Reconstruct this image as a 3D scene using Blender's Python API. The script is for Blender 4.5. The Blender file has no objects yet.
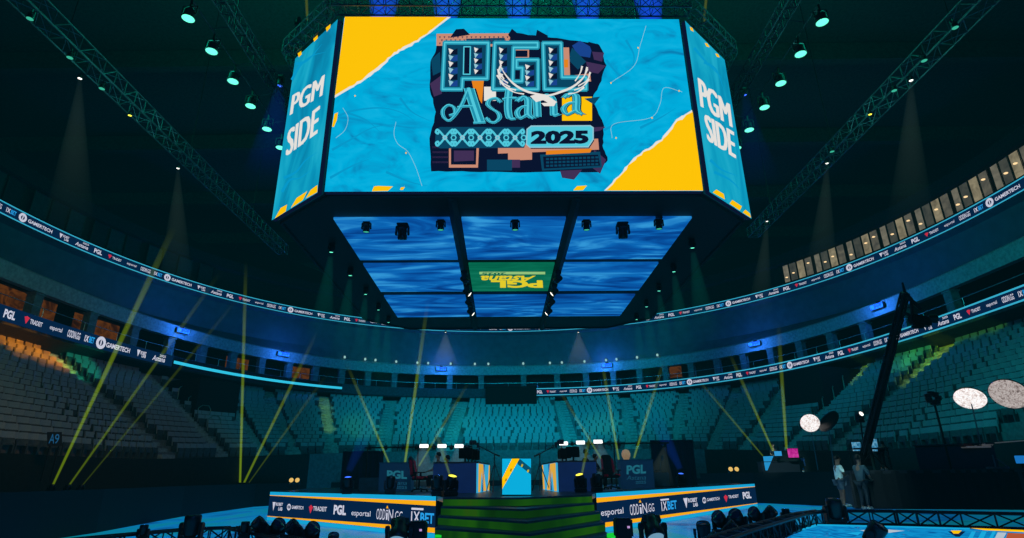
import bpy, bmesh, math, random
from mathutils import Vector, Matrix, Euler
random.seed(7)
PI = math.pi
C = bpy.context.scene.collection
SC = bpy.context.scene
# ------------------------------------------------------------------ camera
FPX, PITCH, ROLL, CZ = 572.03, 0.348, 0.0117, 1.6
cd = bpy.data.cameras.new('camera'); cam = bpy.data.objects.new('camera', cd); C.objects.link(cam)
cd.sensor_width = 36.0; cd.lens = FPX / 1024 * 36; cd.clip_end = 400; cd.clip_start = 0.05
cam.matrix_world = Matrix.Translation((0, 0, CZ)) @ Matrix.Rotation(PI/2 + PITCH, 4, 'X') @ Matrix.Rotation(-ROLL, 4, 'Z')
SC.camera = cam
SC.view_settings.view_transform = 'Standard'
SC.view_settings.look = 'None'
SC.cycles.use_denoising = True
SC.cycles.max_bounces = 5; SC.cycles.diffuse_bounces = 2; SC.cycles.glossy_bounces = 3
SC.cycles.transparent_max_bounces = 16; SC.cycles.volume_bounces = 0
SC.cycles.sample_clamp_indirect = 4.0
SC.cycles.caustics_reflective = False; SC.cycles.caustics_refractive = False

def ray(px, py):
    u2, v2 = px-512, 269-py
    c, s = math.cos(ROLL), math.sin(ROLL)
    u, v = u2*c+v2*s, -u2*s+v2*c
    cp, sp = math.cos(PITCH), math.sin(PITCH)
    return Vector((u, FPX*cp - v*sp, FPX*sp + v*cp))
CAM = Vector((0, 0, CZ))
def onz(px, py, z):
    a = ray(px, py); return CAM + a*((z-CZ)/a.z)
def aty(px, py, Y):
    a = ray(px, py); return CAM + a*(Y/a.y)
def onplane(px, py, o, n):
    a = ray(px, py); return CAM + a*((o-CAM).dot(n)/a.dot(n))
def proj(P):
    d = Vector(P)-CAM; cp, sp = math.cos(PITCH), math.sin(PITCH)
    yc = d.y*cp+d.z*sp; zc = -d.y*sp+d.z*cp
    if yc < .1: return (-1e4, -1e4)
    u, v = FPX*d.x/yc, FPX*zc/yc; c, s = math.cos(ROLL), math.sin(ROLL)
    return (512+u*c-v*s, 269-(u*s+v*c))

# ------------------------------------------------------------------ materials
def lin(h):
    h = h.lstrip('#'); r = [int(h[i:i+2], 16)/255 for i in (0, 2, 4)]
    return tuple((c/12.92 if c <= .04045 else ((c+.055)/1.055)**2.4) for c in r)
_m = {}
def newmat(name):
    m = bpy.data.materials.new(name); m.use_nodes = True
    nt = m.node_tree; nt.nodes.clear()
    out = nt.nodes.new('ShaderNodeOutputMaterial')
    return m, nt, out
def pbr(name, col, rough=.6, metal=0.0, var=.25, scale=6.0, emit=None, es=0):
    if name in _m: return _m[name]
    m, nt, out = newmat(name); N, L = nt.nodes, nt.links
    b = N.new('ShaderNodeBsdfPrincipled'); L.new(b.outputs[0], out.inputs[0])
    tc = N.new('ShaderNodeTexCoord'); nz = N.new('ShaderNodeTexNoise'); nz.inputs['Scale'].default_value = scale; nz.inputs['Detail'].default_value = 3
    L.new(tc.outputs['Object'], nz.inputs['Vector'])
    rp = N.new('ShaderNodeValToRGB'); L.new(nz.outputs[0], rp.inputs[0])
    c = lin(col) if isinstance(col, str) else col
    rp.color_ramp.elements[0].position = .3; rp.color_ramp.elements[1].position = .7
    rp.color_ramp.elements[0].color = (*[x*(1-var) for x in c], 1); rp.color_ramp.elements[1].color = (*[min(1, x*(1+var)) for x in c], 1)
    L.new(rp.outputs[0], b.inputs['Base Color'])
    b.inputs['Roughness'].default_value = rough; b.inputs['Metallic'].default_value = metal
    if emit:
        b.inputs['Emission Color'].default_value = (*lin(emit), 1); b.inputs['Emission Strength'].default_value = es
    _m[name] = m; return m
def emi(name, col, s=1.0):
    if name in _m: return _m[name]
    m, nt, out = newmat(name); e = nt.nodes.new('ShaderNodeEmission')
    c = lin(col) if isinstance(col, str) else col
    e.inputs[0].default_value = (*c, 1); e.inputs[1].default_value = s
    nt.links.new(e.outputs[0], out.inputs[0]); _m[name] = m; return m
def led(name, cols, s=1.0, scale=1.0, stretch=(1, 1, 1), rot=0.0, kind='noise', dist=1.5, detail=4, pos=None):
    """a procedural picture that glows: LED walls and floors, lit openings, painted-in light"""
    if name in _m: return _m[name]
    m, nt, out = newmat(name); N, L = nt.nodes, nt.links
    e = N.new('ShaderNodeEmission'); L.new(e.outputs[0], out.inputs[0]); e.inputs[1].default_value = s
    tc = N.new('ShaderNodeTexCoord'); mp = N.new('ShaderNodeMapping'); L.new(tc.outputs['Object'], mp.inputs[0])
    mp.inputs['Scale'].default_value = stretch; mp.inputs['Rotation'].default_value = (0, 0, rot) if not isinstance(rot, tuple) else rot
    if kind == 'wave':
        t = N.new('ShaderNodeTexWave'); t.inputs['Scale'].default_value = scale; t.inputs['Distortion'].default_value = dist
        t.inputs['Detail'].default_value = detail; t.inputs['Detail Scale'].default_value = 1.2
        o = t.outputs['Fac']
    else:
        t = N.new('ShaderNodeTexNoise'); t.inputs['Scale'].default_value = scale; t.inputs['Detail'].default_value = detail; t.inputs['Distortion'].default_value = dist
        o = t.outputs[0]
    L.new(mp.outputs[0], t.inputs['Vector'])
    rp = N.new('ShaderNodeValToRGB'); L.new(o, rp.inputs[0]); L.new(rp.outputs[0], e.inputs[0])
    cr = rp.color_ramp
    while len(cr.elements) < len(cols): cr.elements.new(.5)
    for i, c in enumerate(cols):
        cr.elements[i].position = pos[i] if pos else .25+.5*i/(len(cols)-1)
        cr.elements[i].color = (*lin(c), 1)
    _m[name] = m; return m
def lamp_volume(name, col, s, length, fall=1.0):
    """lit haze inside a beam: emits along the beam's own Z axis, dying away with distance"""
    if name in _m: return _m[name]
    m, nt, out = newmat(name); N, L = nt.nodes, nt.links
    e = N.new('ShaderNodeEmission'); e.inputs[0].default_value = (*(lin(col) if isinstance(col, str) else col), 1)
    L.new(e.outputs[0], out.inputs['Volume'])
    tc = N.new('ShaderNodeTexCoord'); sp = N.new('ShaderNodeSeparateXYZ'); L.new(tc.outputs['Object'], sp.inputs[0])
    d = N.new('ShaderNodeMath'); d.operation = 'DIVIDE'; L.new(sp.outputs['Z'], d.inputs[0]); d.inputs[1].default_value = length
    o = N.new('ShaderNodeMath'); o.operation = 'SUBTRACT'; o.inputs[0].default_value = 1.0; o.use_clamp = True; L.new(d.outputs[0], o.inputs[1])
    p = N.new('ShaderNodeMath'); p.operation = 'POWER'; L.new(o.outputs[0], p.inputs[0]); p.inputs[1].default_value = fall
    q = N.new('ShaderNodeMath'); q.operation = 'MULTIPLY'; L.new(p.outputs[0], q.inputs[0]); q.inputs[1].default_value = s
    L.new(q.outputs[0], e.inputs[1])
    _m[name] = m; return m

BLACK = pbr('black_metal', '#0b0c10', .45, .3)
BLACKCLOTH = pbr('black_drape', '#06080e', .95, 0, .4, 3)
WALLG = pbr('bowl_wall_shaded', '#151c1e', .95); WALLB = pbr('bowl_wall_lit', '#56666a', .9)  # one wall: shaded sides and lit back are put into the colour
TRUSS = pbr('truss_aluminium', '#5c666a', .45, .6)
TRUSSD = pbr('truss_dark', '#2e3a40', .5, .5)
CONC = pbr('concrete', '#3a4146', .85)
NAVY = pbr('navy_panel', '#0c1f45', .5)
WHITE_E = emi('led_white', '#f2f4ff', .9)
LOGO_E = emi('led_logo_white', '#e4e6fa', .8)
CYAN_E = emi('led_cyan', '#18b4ea', .85)
LINE_E = emi('led_line', '#3fc4e8', .8)
NAVY_E = emi('led_navy', '#08284f', .75)
YEL_E = emi('led_yellow', '#ffc400', 1.05)
RED_E = emi('led_red', '#d8304a', .9)
SKY_E = emi('led_sky', '#2aa4f0', .95)

# ------------------------------------------------------------------ mesh helpers
class MB:
    def __init__(s): s.v = []; s.f = []; s.mi = []; s.M = Matrix.Identity(4)
    def add(s, vs, fs, mi=0):
        b = len(s.v); s.v += [tuple(s.M @ Vector(v)) for v in vs]
        s.f += [tuple(b+i for i in f) for f in fs]; s.mi += [mi]*len(fs); return s
    def box(s, c, d, mi=0, rot=None, taper=1.0):
        x, y, z = [q/2 for q in d]
        vs = [Vector((sx*x*(taper if sz > 0 else 1), sy*y*(taper if sz > 0 else 1), sz*z)) for sz in (-1, 1) for sy in (-1, 1) for sx in (-1, 1)]
        if rot is not None: R = Euler(rot).to_matrix(); vs = [R @ v for v in vs]
        vs = [v+Vector(c) for v in vs]
        return s.add(vs, [(0, 2, 3, 1), (4, 5, 7, 6), (0, 1, 5, 4), (2, 6, 7, 3), (0, 4, 6, 2), (1, 3, 7, 5)], mi)
    def rbox(s, c, d, b=.02, mi=0, rot=None):
        bm = bmesh.new(); bmesh.ops.create_cube(bm, size=1.0)
        for v in bm.verts: v.co = Vector((v.co.x*d[0], v.co.y*d[1], v.co.z*d[2]))
        bmesh.ops.bevel(bm, geom=bm.edges[:], offset=min(b, min(d)*.45), segments=2, affect='EDGES')
        R = Euler(rot).to_matrix() if rot is not None else Matrix.Identity(3)
        bm.verts.index_update()
        s.add([R @ v.co + Vector(c) for v in bm.verts], [tuple(v.index for v in f.verts) for f in bm.faces], mi); bm.free(); return s
    def cyl(s, p0, p1, r0, r1=None, n=10, mi=0, cap=True):
        r1 = r0 if r1 is None else r1
        p0, p1 = Vector(p0), Vector(p1); ax = (p1-p0).normalized()
        up = Vector((0, 0, 1)) if abs(ax.z) < .95 else Vector((1, 0, 0))
        a = ax.cross(up).normalized(); b = ax.cross(a)
        vs = []
        for P, r in ((p0, r0), (p1, r1)):
            for i in range(n):
                t = 2*PI*i/n; vs.append(P+a*math.cos(t)*r+b*math.sin(t)*r)
        fs = [(i, (i+1) % n, n+(i+1) % n, n+i) for i in range(n)]
        if cap: fs += [tuple(range(n-1, -1, -1)), tuple(range(n, 2*n))]
        return s.add(vs, fs, mi)
    def lathe(s, prof, n=16, mi=0, c=(0, 0, 0)):
        vs = []; c = Vector(c)
        for r, z in prof:
            for i in range(n):
                t = 2*PI*i/n; vs.append(c+Vector((r*math.cos(t), r*math.sin(t), z)))
        fs = []
        for k in range(len(prof)-1):
            for i in range(n): fs.append((k*n+i, k*n+(i+1) % n, (k+1)*n+(i+1) % n, (k+1)*n+i))
        return s.add(vs, fs, mi)
    def tube(s, pts, r, n=6, mi=0):
        for a, b in zip(pts, pts[1:]): s.cyl(a, b, r, r, n, mi)
        return s
    def poly(s, pts, mi=0): return s.add(pts, [tuple(range(len(pts)))], mi)
    def prism(s, pts, z0, z1, mi=0, top=None):
        n = len(pts); vs = [(x, y, z0) for x, y in pts]+[(x, y, z1) for x, y in pts]
        s.add(vs, [tuple(range(n-1, -1, -1))], mi); s.add(vs, [tuple(range(n, 2*n))], mi if top is None else top)
        s.add(vs, [(i, (i+1) % n, n+(i+1) % n, n+i) for i in range(n)], mi); return s
    def mesh(s, name, mats, smooth=False):
        me = bpy.data.meshes.new(name); me.from_pydata(s.v, [], s.f)
        mats = mats if isinstance(mats, (list, tuple)) else [mats]
        for m in mats: me.materials.append(m)
        me.polygons.foreach_set('material_index', s.mi)
        if smooth: me.polygons.foreach_set('use_smooth', [True]*len(s.f))
        me.update(); return me
    def build(s, name, mats, parent=None, smooth=False):
        return link(name, s.mesh(name, mats, smooth), parent)
def link(name, data, parent=None, loc=None, rot=None):
    o = bpy.data.objects.new(name, data); C.objects.link(o)
    if parent is not None: o.parent = parent
    if loc is not None: o.location = loc
    if rot is not None: o.rotation_euler = rot
    return o
def tag(o, label, cat, group=None, kind=None):
    o['label'] = label; o['category'] = cat
    if group: o['group'] = group
    if kind: o['kind'] = kind
    return o
def thing(name, label, cat, loc=(0, 0, 0), rz=0.0, group=None):
    return tag(link(name, None, None, loc, (0, 0, rz)), label, cat, group)
def struct(o): o['kind'] = 'structure'; return o

ORD = ['zeroth', 'first', 'second', 'third', 'fourth', 'fifth', 'sixth', 'seventh', 'eighth', 'ninth', 'tenth', 'eleventh', 'twelfth', 'thirteenth', 'fourteenth',
       'fifteenth', 'sixteenth', 'seventeenth', 'eighteenth', 'nineteenth', 'twentieth']
ORD += ['twenty-'+o for o in ORD[1:10]]+['thirtieth']+['thirty-'+o for o in ORD[1:10]]+['fortieth']+['forty-'+o for o in ORD[1:10]]

# flat lettering: the built-in font, turned into triangles in a unit box
_tc = {}
def glyphs(body, bold=0.0, shear=0.0):
    k = (body, bold, shear)
    if k in _tc: return _tc[k]
    cu = bpy.data.curves.new('lettering', 'FONT'); cu.body = body; cu.size = 1.0; cu.offset = bold; cu.shear = shear; cu.resolution_u = 3
    cu.fill_mode = 'FRONT'
    o = bpy.data.objects.new('lettering', cu); C.objects.link(o)
    dg = bpy.context.evaluated_depsgraph_get(); dg.update()
    me = bpy.data.meshes.new_from_object(o.evaluated_get(dg))
    vs = [(v.co.x, v.co.y) for v in me.vertices]; fs = [tuple(p.vertices) for p in me.polygons]
    bpy.data.objects.remove(o); bpy.data.curves.remove(cu); bpy.data.meshes.remove(me)
    x0, x1 = min(v[0] for v in vs), max(v[0] for v in vs); y0, y1 = min(v[1] for v in vs), max(v[1] for v in vs)
    vs = [((x-x0)/(x1-x0), (y-y0)/(y1-y0)) for x, y in vs]
    _tc[k] = (vs, fs); return _tc[k]
def catmull(P, n=6):
    P = [Vector(p) for p in P]; out = []
    for i in range(len(P)-1):
        a = P[i-1] if i > 0 else P[i]*2-P[i+1]; b, c = P[i], P[i+1]; d = P[i+2] if i+2 < len(P) else c*2-b
        for j in range(n):
            t = j/n
            out.append(.5*((2*b)+(c-a)*t+(2*a-5*b+4*c-d)*t*t+(3*b-a-3*c+d)*t**3))
    out.append(P[-1]); return out
class Art(MB):
    """pictures on a flat screen: 2-D shapes mapped to the screen by fn(x, y, lift)"""
    def __init__(s, fn): super().__init__(); s.fn = fn; s.lev = 0.0
    def shape(s, pts, mi, lift):
        from mathutils.geometry import tessellate_polygon
        tris = tessellate_polygon([[Vector((p[0], p[1], 0)) for p in pts]])
        s.add([s.fn(p[0], p[1], lift) for p in pts], [tuple(t) for t in tris], mi)
    def text(s, body, q, mi, lift, bold=0.0, shear=0.0):
        """q: bottom-left, bottom-right, top-right, top-left corners"""
        vs, fs = glyphs(body, bold, shear); q = [Vector(p) for p in q]
        P = [(q[0]*(1-u)+q[1]*u)*(1-v)+(q[3]*(1-u)+q[2]*u)*v for u, v in vs]
        s.add([s.fn(p[0], p[1], lift) for p in P], fs, mi)
    def nib(s, pts, w, mi, lift, dx=1.0, dy=0.0, smooth=True):
        P = catmull(pts) if smooth else [Vector(p) for p in pts]; h = Vector((dx, dy))*w/2
        for a, b in zip(P, P[1:]):
            s.add([s.fn(*(a-h), lift), s.fn(*(a+h), lift), s.fn(*(b+h), lift), s.fn(*(b-h), lift)], [(0, 1, 2, 3)], mi)
    def stroke(s, pts, w, mi, lift, smooth=True, closed=False, taper=False):
        P = catmull(pts) if smooth else [Vector(p) for p in pts]
        if closed: P = P+[P[0]]
        n = len(P)
        for i, (a, b) in enumerate(zip(P, P[1:])):
            d = (b-a)
            if d.length < 1e-6: continue
            d.normalize(); k = Vector((-d.y, d.x))
            w0, w1 = (w*(1-i/n), w*(1-(i+1)/n)) if taper else (w, w)
            e = d*(0 if taper else w*.25)
            s.add([s.fn(*(a-e-k*w0/2), lift), s.fn(*(a-e+k*w0/2), lift), s.fn(*(b+e+k*w1/2), lift), s.fn(*(b+e-k*w1/2), lift)], [(0, 1, 2, 3)], mi)
    def ring(s, cx, cy, r, w, mi, lift, n=14, sy=1.0):
        s.stroke([(cx+r*math.cos(2*PI*i/n), cy+r*sy*math.sin(2*PI*i/n)) for i in range(n)], w, mi, lift, False, True)

# ------------------------------------------------------------------ the arena bowl in plan
OX, OY = -.5, 28.0
def sup(t, a, b, n, near=45.0):
    c, s = math.cos(t), math.sin(t); b = b if s >= 0 else near
    return (OX+a*math.copysign(abs(c)**(2/n), c), OY+b*math.copysign(abs(s)**(2/n), s))
def ring_up(t, off=0.0): return sup(t, 27.9+off, 29.8+off, 2.1)
def ring_lo(t, off=0.0): return sup(t, 24.7+off, 29.9+off, 2.4)
def front(t): return (*sup(t, 18, 17.8, 3), 2.6+.9*max(0, math.sin(t)))
def back(t): return (*sup(t, 27, 31, 2.3), 8.75)
def bowl(t, k):
    a, b = front(t), back(t); return Vector([a[i]+(b[i]-a[i])*k for i in range(3)])
T0, T1 = math.radians(-42), math.radians(222)
def loft(name, curves, mats, mi=None, n=140, t0=T0, t1=T1):
    m = MB(); vs = []
    for i in range(n+1):
        t = t0+(t1-t0)*i/n
        vs += [c(t) for c in curves]
    k = len(curves)
    for j in range(k-1):
        m.add(vs, [], 0)
    m.v = []; m.f = []; m.mi = []
    m.v = [tuple(v) for v in vs]
    for j in range(k-1):
        for i in range(n):
            m.f.append((i*k+j, (i+1)*k+j, (i+1)*k+j+1, i*k+j+1)); m.mi.append(mi[j] if mi else 0)
    return struct(m.build(name, mats))
# ------------------------------------------------------------------ setting: shell, floor, boards
SHELL = pbr('shell_dark', '#16211f', .9)
def quad(name, pts, mat):
    m = MB(); m.poly(pts); return struct(m.build(name, mat))
X0, X1, Y0, Y1, ZR = -46, 46, -32, 78, 26
quad('wall_left', [(X0, Y0, -.5), (X0, Y1, -.5), (X0, Y1, ZR), (X0, Y0, ZR)], SHELL)
quad('wall_right', [(X1, Y0, -.5), (X1, Y1, -.5), (X1, Y1, ZR), (X1, Y0, ZR)], SHELL)
quad('wall_back', [(X0, Y1, -.5), (X1, Y1, -.5), (X1, Y1, ZR), (X0, Y1, ZR)], SHELL)
quad('wall_front', [(X0, Y0, -.5), (X1, Y0, -.5), (X1, Y0, ZR), (X0, Y0, ZR)], SHELL)
m = MB(); m.poly([(X0, Y0, ZR), (X1, Y0, ZR), (X1, Y1, ZR), (X0, Y1, ZR)])
for i in range(12):      # roof girders
    y = Y0+6+i*9; m.box((0, y, ZR-.7), (X1-X0, .5, 1.2))
struct(m.build('ceiling', pbr('roof_deck', '#33433f', .9)))
quad('floor', [(X0, Y0, -.06), (X1, Y0, -.06), (X1, Y1, -.06), (X0, Y1, -.06)], CONC)
BOARD = [(-12.2, -8), (-13.0, 10), (-13.86, 20.66), (-15.58, 28.89), (-16.3, 38.5), (-14.2, 43.2), (-8, 44.8), (0, 45), (8, 44.4), (12.5, 41), (14.05, 35.88), (16.57, 30.66), (17.0, 24), (17.0, -8)]
def glow_floor(name):  # blue-teal light falling on the floor, put into its colour as glow
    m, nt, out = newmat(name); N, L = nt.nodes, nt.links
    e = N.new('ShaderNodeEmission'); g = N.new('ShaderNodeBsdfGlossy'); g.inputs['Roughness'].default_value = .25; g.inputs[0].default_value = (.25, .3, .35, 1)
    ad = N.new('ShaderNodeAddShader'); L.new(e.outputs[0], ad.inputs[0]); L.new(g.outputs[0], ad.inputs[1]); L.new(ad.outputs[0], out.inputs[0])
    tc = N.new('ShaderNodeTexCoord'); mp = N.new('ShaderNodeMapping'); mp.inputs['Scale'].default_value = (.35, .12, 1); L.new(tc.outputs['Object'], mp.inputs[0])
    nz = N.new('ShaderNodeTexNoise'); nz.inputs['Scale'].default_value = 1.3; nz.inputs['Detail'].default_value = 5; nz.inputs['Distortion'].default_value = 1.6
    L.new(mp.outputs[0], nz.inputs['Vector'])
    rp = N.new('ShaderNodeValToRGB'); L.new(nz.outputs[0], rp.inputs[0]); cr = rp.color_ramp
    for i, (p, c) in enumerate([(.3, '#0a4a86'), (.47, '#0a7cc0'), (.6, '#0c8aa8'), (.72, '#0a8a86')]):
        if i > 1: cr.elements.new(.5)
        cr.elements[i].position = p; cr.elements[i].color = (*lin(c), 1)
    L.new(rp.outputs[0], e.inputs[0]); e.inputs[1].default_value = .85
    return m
FLOORGLOW = glow_floor('lit_arena_floor')
quad('floor', [(x, y, 0.0) for x, y in BOARD], FLOORGLOW)
m = MB()
for (a, b) in zip(BOARD, BOARD[1:]):
    h = 1.35 if a[0] < 10 and b[0] < 14 else 1.66
    d = Vector((b[0]-a[0], b[1]-a[1], 0)); n = Vector((d.y, -d.x, 0)).normalized()*-.12
    A, B = Vector((*a, 0)), Vector((*b, 0)); U = Vector((0, 0, h))
    vs = [A, B, B+U, A+U, A+n, B+n, B+n+U, A+n+U]
    m.add(vs, [(0, 1, 2, 3), (5, 4, 7, 6), (3, 2, 6, 7), (1, 5, 6, 2), (0, 3, 7, 4)])
struct(m.build('trim_1', pbr('rink_board_black', '#05070e', .75)))

# ------------------------------------------------------------------ bowl
NR = 18
TER = pbr('terrace_concrete', '#6a7478', .9)
cur = []
for j in range(NR):
    for k in (j/NR, (j+1)/NR):
        def c(t, k=k, j=j):
            p = bowl(t, k); z = bowl(t, j/NR).z; return (p.x, p.y, z)
        cur.append(c)
cur.append(lambda t: tuple(bowl(t, 1)))
loft('floor_terrace', cur, [TER])
for (ta_, tb_, mt_) in ((T0, math.radians(47), WALLG), (math.radians(47), math.radians(133), WALLB), (math.radians(133), T1, WALLG)):
    loft('wall_bowl', [lambda t: (*front(t)[:2], -.05), lambda t: front(t)], [mt_], None, 60, ta_, tb_)
DARKBLUE = pbr('concourse_dark', '#22303a', .85)
FASC = pbr('balcony_fascia', '#4a5a66', .8, 0, .12, 1.5); BULK = pbr('bulkhead_grey', '#8a9a9e', .8)
LB = lambda o: (lambda z: (lambda t: (*ring_lo(t, o), z)))
UB = lambda o: (lambda z: (lambda t: (*ring_up(t, o), z)))
loft('trim_2', [LB(3.2)(8.75), LB(.05)(9.0), LB(0)(9.1), LB(0)(9.85), LB(.12)(9.9), LB(5.5)(9.9)], [pbr('balcony_dark', '#2a3a44', .8)])
loft('wall_concourse', [LB(5.5)(9.9), LB(5.5)(12.3), LB(.9)(12.3)], [DARKBLUE])
loft('trim_3', [LB(1.6)(12.3), LB(1.0)(11.35), LB(.6)(11.35), LB(.55)(12.2), LB(.8)(12.35)], [BULK])
loft('wall_balcony', [LB(.8)(12.35), UB(.9)(13.2), UB(.45)(15.4), UB(0.02)(15.6), UB(0.02)(16.4), UB(.5)(16.45), UB(.62)(16.46)], [FASC])
loft('wall_suites', [UB(.62)(16.46), UB(.66)(18.2), UB(.3)(18.4), UB(.3)(19.2), UB(8)(21.5), UB(14)(26)], [pbr('suite_wall', '#101a1e', .9)])
loft('wall_bowl_top', [lambda t: tuple(bowl(t, 1)), LB(3.2)(8.75)], [TER])

# columns in the concourse
COL = pbr('concourse_column', '#5d6e72', .8)
for i in range(34):
    t = math.radians(-8+6*i); p = ring_lo(t, .95)
    m = MB(); m.box((0, 0, .73), (.55, .5, 1.46)); m.box((0, 0, 1.38), (.65, .6, .1))
    o = m.build('column', COL); o.location = (*p, 9.9); o.rotation_euler = (0, 0, t+PI/2); struct(o)
# low rail along the concourse edge
m = MB()
for i in range(120):
    a, b = [Vector((*ring_lo(T0+(T1-T0)*q/120, .25), 0)) for q in (i, i+1)]
    m.cyl(a+Vector((0, 0, 10.45)), b+Vector((0, 0, 10.45)), .025, n=5)
    if i % 2 == 0: m.cyl(a+Vector((0, 0, 9.88)), a+Vector((0, 0, 10.45)), .02, n=4)
struct(m.build('trim_4', pbr('rail_steel', '#8fa3a6', .4, .6)))
# warm lit kiosks at the back of the concourse
KIOSK = led('kiosk_glow', ['#2a160c', '#5a2e12', '#a05a20', '#3a2010'], .3, .9, (1, 1, 1.2))
for k, (ta, tb, za, zb, side, what) in enumerate([(166, 172, 10.3, 11.5, 'left', 'orange-lit kiosk opening behind the left concourse, nearest the frame edge but one'),
        (174, 182, 10.3, 11.6, 'left', 'orange-lit kiosk opening behind the left concourse at the very edge'),
        (143, 147.5, 10.35, 11.3, 'left', 'orange-lit kiosk opening above the bright cyan ribbon line'),
        (130, 134, 10.3, 11.35, 'left', 'reddish kiosk opening beside the blue floodlit pillar'),
        (55.5, 58.5, 10.4, 11.5, 'right', 'orange-lit kiosk opening above the sponsor ribbon on the right')]):
    m = MB(); n = 6
    for i in range(n):
        a, b = [ring_lo(math.radians(ta+(tb-ta)*q/n), 2.2) for q in (i, i+1)]
        m.add([(*a, za), (*b, za), (*b, zb), (*a, zb)], [(0, 1, 2, 3)], 0)
        m.box(((a[0]+b[0])/2, (a[1]+b[1])/2, za-.2), (.5, .5, .4), 1)
        m.box(((a[0]+b[0])/2, (a[1]+b[1])/2, zb+.05), (.6, .6, .1), 1)
    tag(m.build('kiosk', [KIOSK, DARKBLUE]), what, 'kiosk', 'concourse kiosks')

# vomitory portals: dark boxes cut into the stand
AIS = [-14, -5, 8, 20, 33.5, 44, 55.5, 68, 81.5, 97.5, 112, 126.5, 138, 148, 160, 173, 187, 196]
VOM = [(148.3, 157.5, .47), (20.6, 29.5, .47)]
DARKP = pbr('portal_dark', '#06090c', .9)
RAILM = pbr('rail_dark_steel', '#5a7a70', .4, .5)
for (ta, tb, k0) in VOM:
    a, b = bowl(math.radians(ta), k0), bowl(math.radians(tb), k0); a2, b2 = bowl(math.radians(ta), 1.02), bowl(math.radians(tb), 1.02)
    m = MB(); zt = aty(197 if ta > 90 else 823, 381 if ta > 90 else 369.5, (a.y+b.y)/2).z; U = lambda p, z: (p.x, p.y, z)
    z0 = min(a.z, b.z)-.6
    m.add([U(a, z0), U(b, z0), U(b2, z0), U(a2, z0), U(a, zt), U(b, zt), U(b2, zt), U(a2, zt)],
          [(0, 1, 5, 4), (1, 2, 6, 5), (2, 3, 7, 6), (3, 0, 4, 7), (4, 5, 6, 7)])
    struct(m.build('trim_2', DARKP))
    # hoops of the handrail climbing beside the portal
    te = tb if ta > 90 else ta
    for q in range(4):
        P = bowl(math.radians(te+(.35 if ta > 90 else -.35)), k0-.18+.13*q); r = MB()
        pts = [P+Vector((0, 0, 0)), P+Vector((0, 0, .75)), P+Vector((.15, .2, .95)), P+Vector((.4, .5, .95)), P+Vector((.5, .65, .7)), P+Vector((.5, .65, .3))]
        r.tube(pts, .03, 6)
        tag(r.build('handrail', RAILM), 'steel handrail hoop on the steps by the %s dark portal, %s from the bottom' % ('left' if ta > 90 else 'right', ORD[q+1]), 'handrail', 'handrail hoops by the dark portals')

# ------------------------------------------------------------------ seats
def seat_mesh():
    m = MB()
    # curved folded-up seat: back shell, pan, bracket
    n = 4
    for (y0, z0, z1, th, w, w1, lean) in ((.10, .32, .80, .05, .49, .46, .08), (.0, .30, .56, .07, .44, .40, .05)):
        vs = []
        for i in range(n+1):
            u = -1+2*i/n; cy = -.04*(1-u*u)
            for (zz, ww, ly) in ((z0, w, 0), (z1-.05, w, lean*.9), (z1, w1, lean)):
                for d in (0, th): vs.append((u*ww/2, y0-cy+ly+d-.02, zz))
        fs = []
        for i in range(n):
            a, b = i*6, (i+1)*6
            for k in (0, 2):
                fs += [(a+k, b+k, b+k+2, a+k+2), (b+k+1, a+k+1, a+k+3, b+k+3)]
            fs += [(a+4, b+4, b+5, a+5), (a+1, b+1, b, a)]
        fs += [(0, 2, 3, 1), (2, 4, 5, 3), (n*6+1, n*6+3, n*6+2, n*6), (n*6+3, n*6+5, n*6+4, n*6+2)]
        m.add(vs, fs, 0 if y0 > .05 else 1)
    m.box((-.2, .08, .2), (.05, .2, .4), 1); m.box((.2, .08, .2), (.05, .2, .4), 1)
    m.box((0, .06, .34), (.44, .1, .05), 1)
    return m
SEATM = pbr('seat_plastic', '#828c90', .55, 0, .15, 40); SEATD = pbr('seat_pan_shade', '#3c4448', .7)  # darker pan and brackets: shade low in each row put into the colour
seat_proto = seat_mesh(); seat_me = seat_proto.mesh('stadium_seat', [SEATM, SEATD])
seats = []
for j in range(NR):
    km = (j+.42)/NR; s = 0.0; tprev = None; zt = None
    t = T0; n = 3000; acc = 0; last = bowl(t, km); idx = 0
    for i in range(1, n+1):
        t = T0+(T1-T0)*i/n; p = bowl(t, km); acc += math.hypot(p.x-last.x, p.y-last.y); last = p
        if acc < .54: continue
        acc = 0; td = math.degrees(t)
        r = math.hypot(p.x-OX, p.y-OY)
        if any(abs(td-a)*PI/180*r < .75 for a in AIS): continue
        if any(ta-.4 < td < tb+.4 and km > k0-.03 for ta, tb, k0 in VOM): continue
        d = bowl(t, 1)-bowl(t, 0); q = bowl(t, km); q.z = bowl(t, j/NR).z
        seats.append((q, math.atan2(d.y, d.x)-PI/2, j, td))
def in_view(q):
    x, y = proj(q+Vector((0, 0, .6))); return -6 < x < 1030 and -10 < y < 455
near = sorted([i for i, s in enumerate(seats) if in_view(s[0])], key=lambda i: (seats[i][0]-CAM).length)[:300]
nearset = set(near)
byrow = {}
for i in near: byrow.setdefault((seats[i][2], seats[i][3] > 90), []).append(i)
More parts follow.
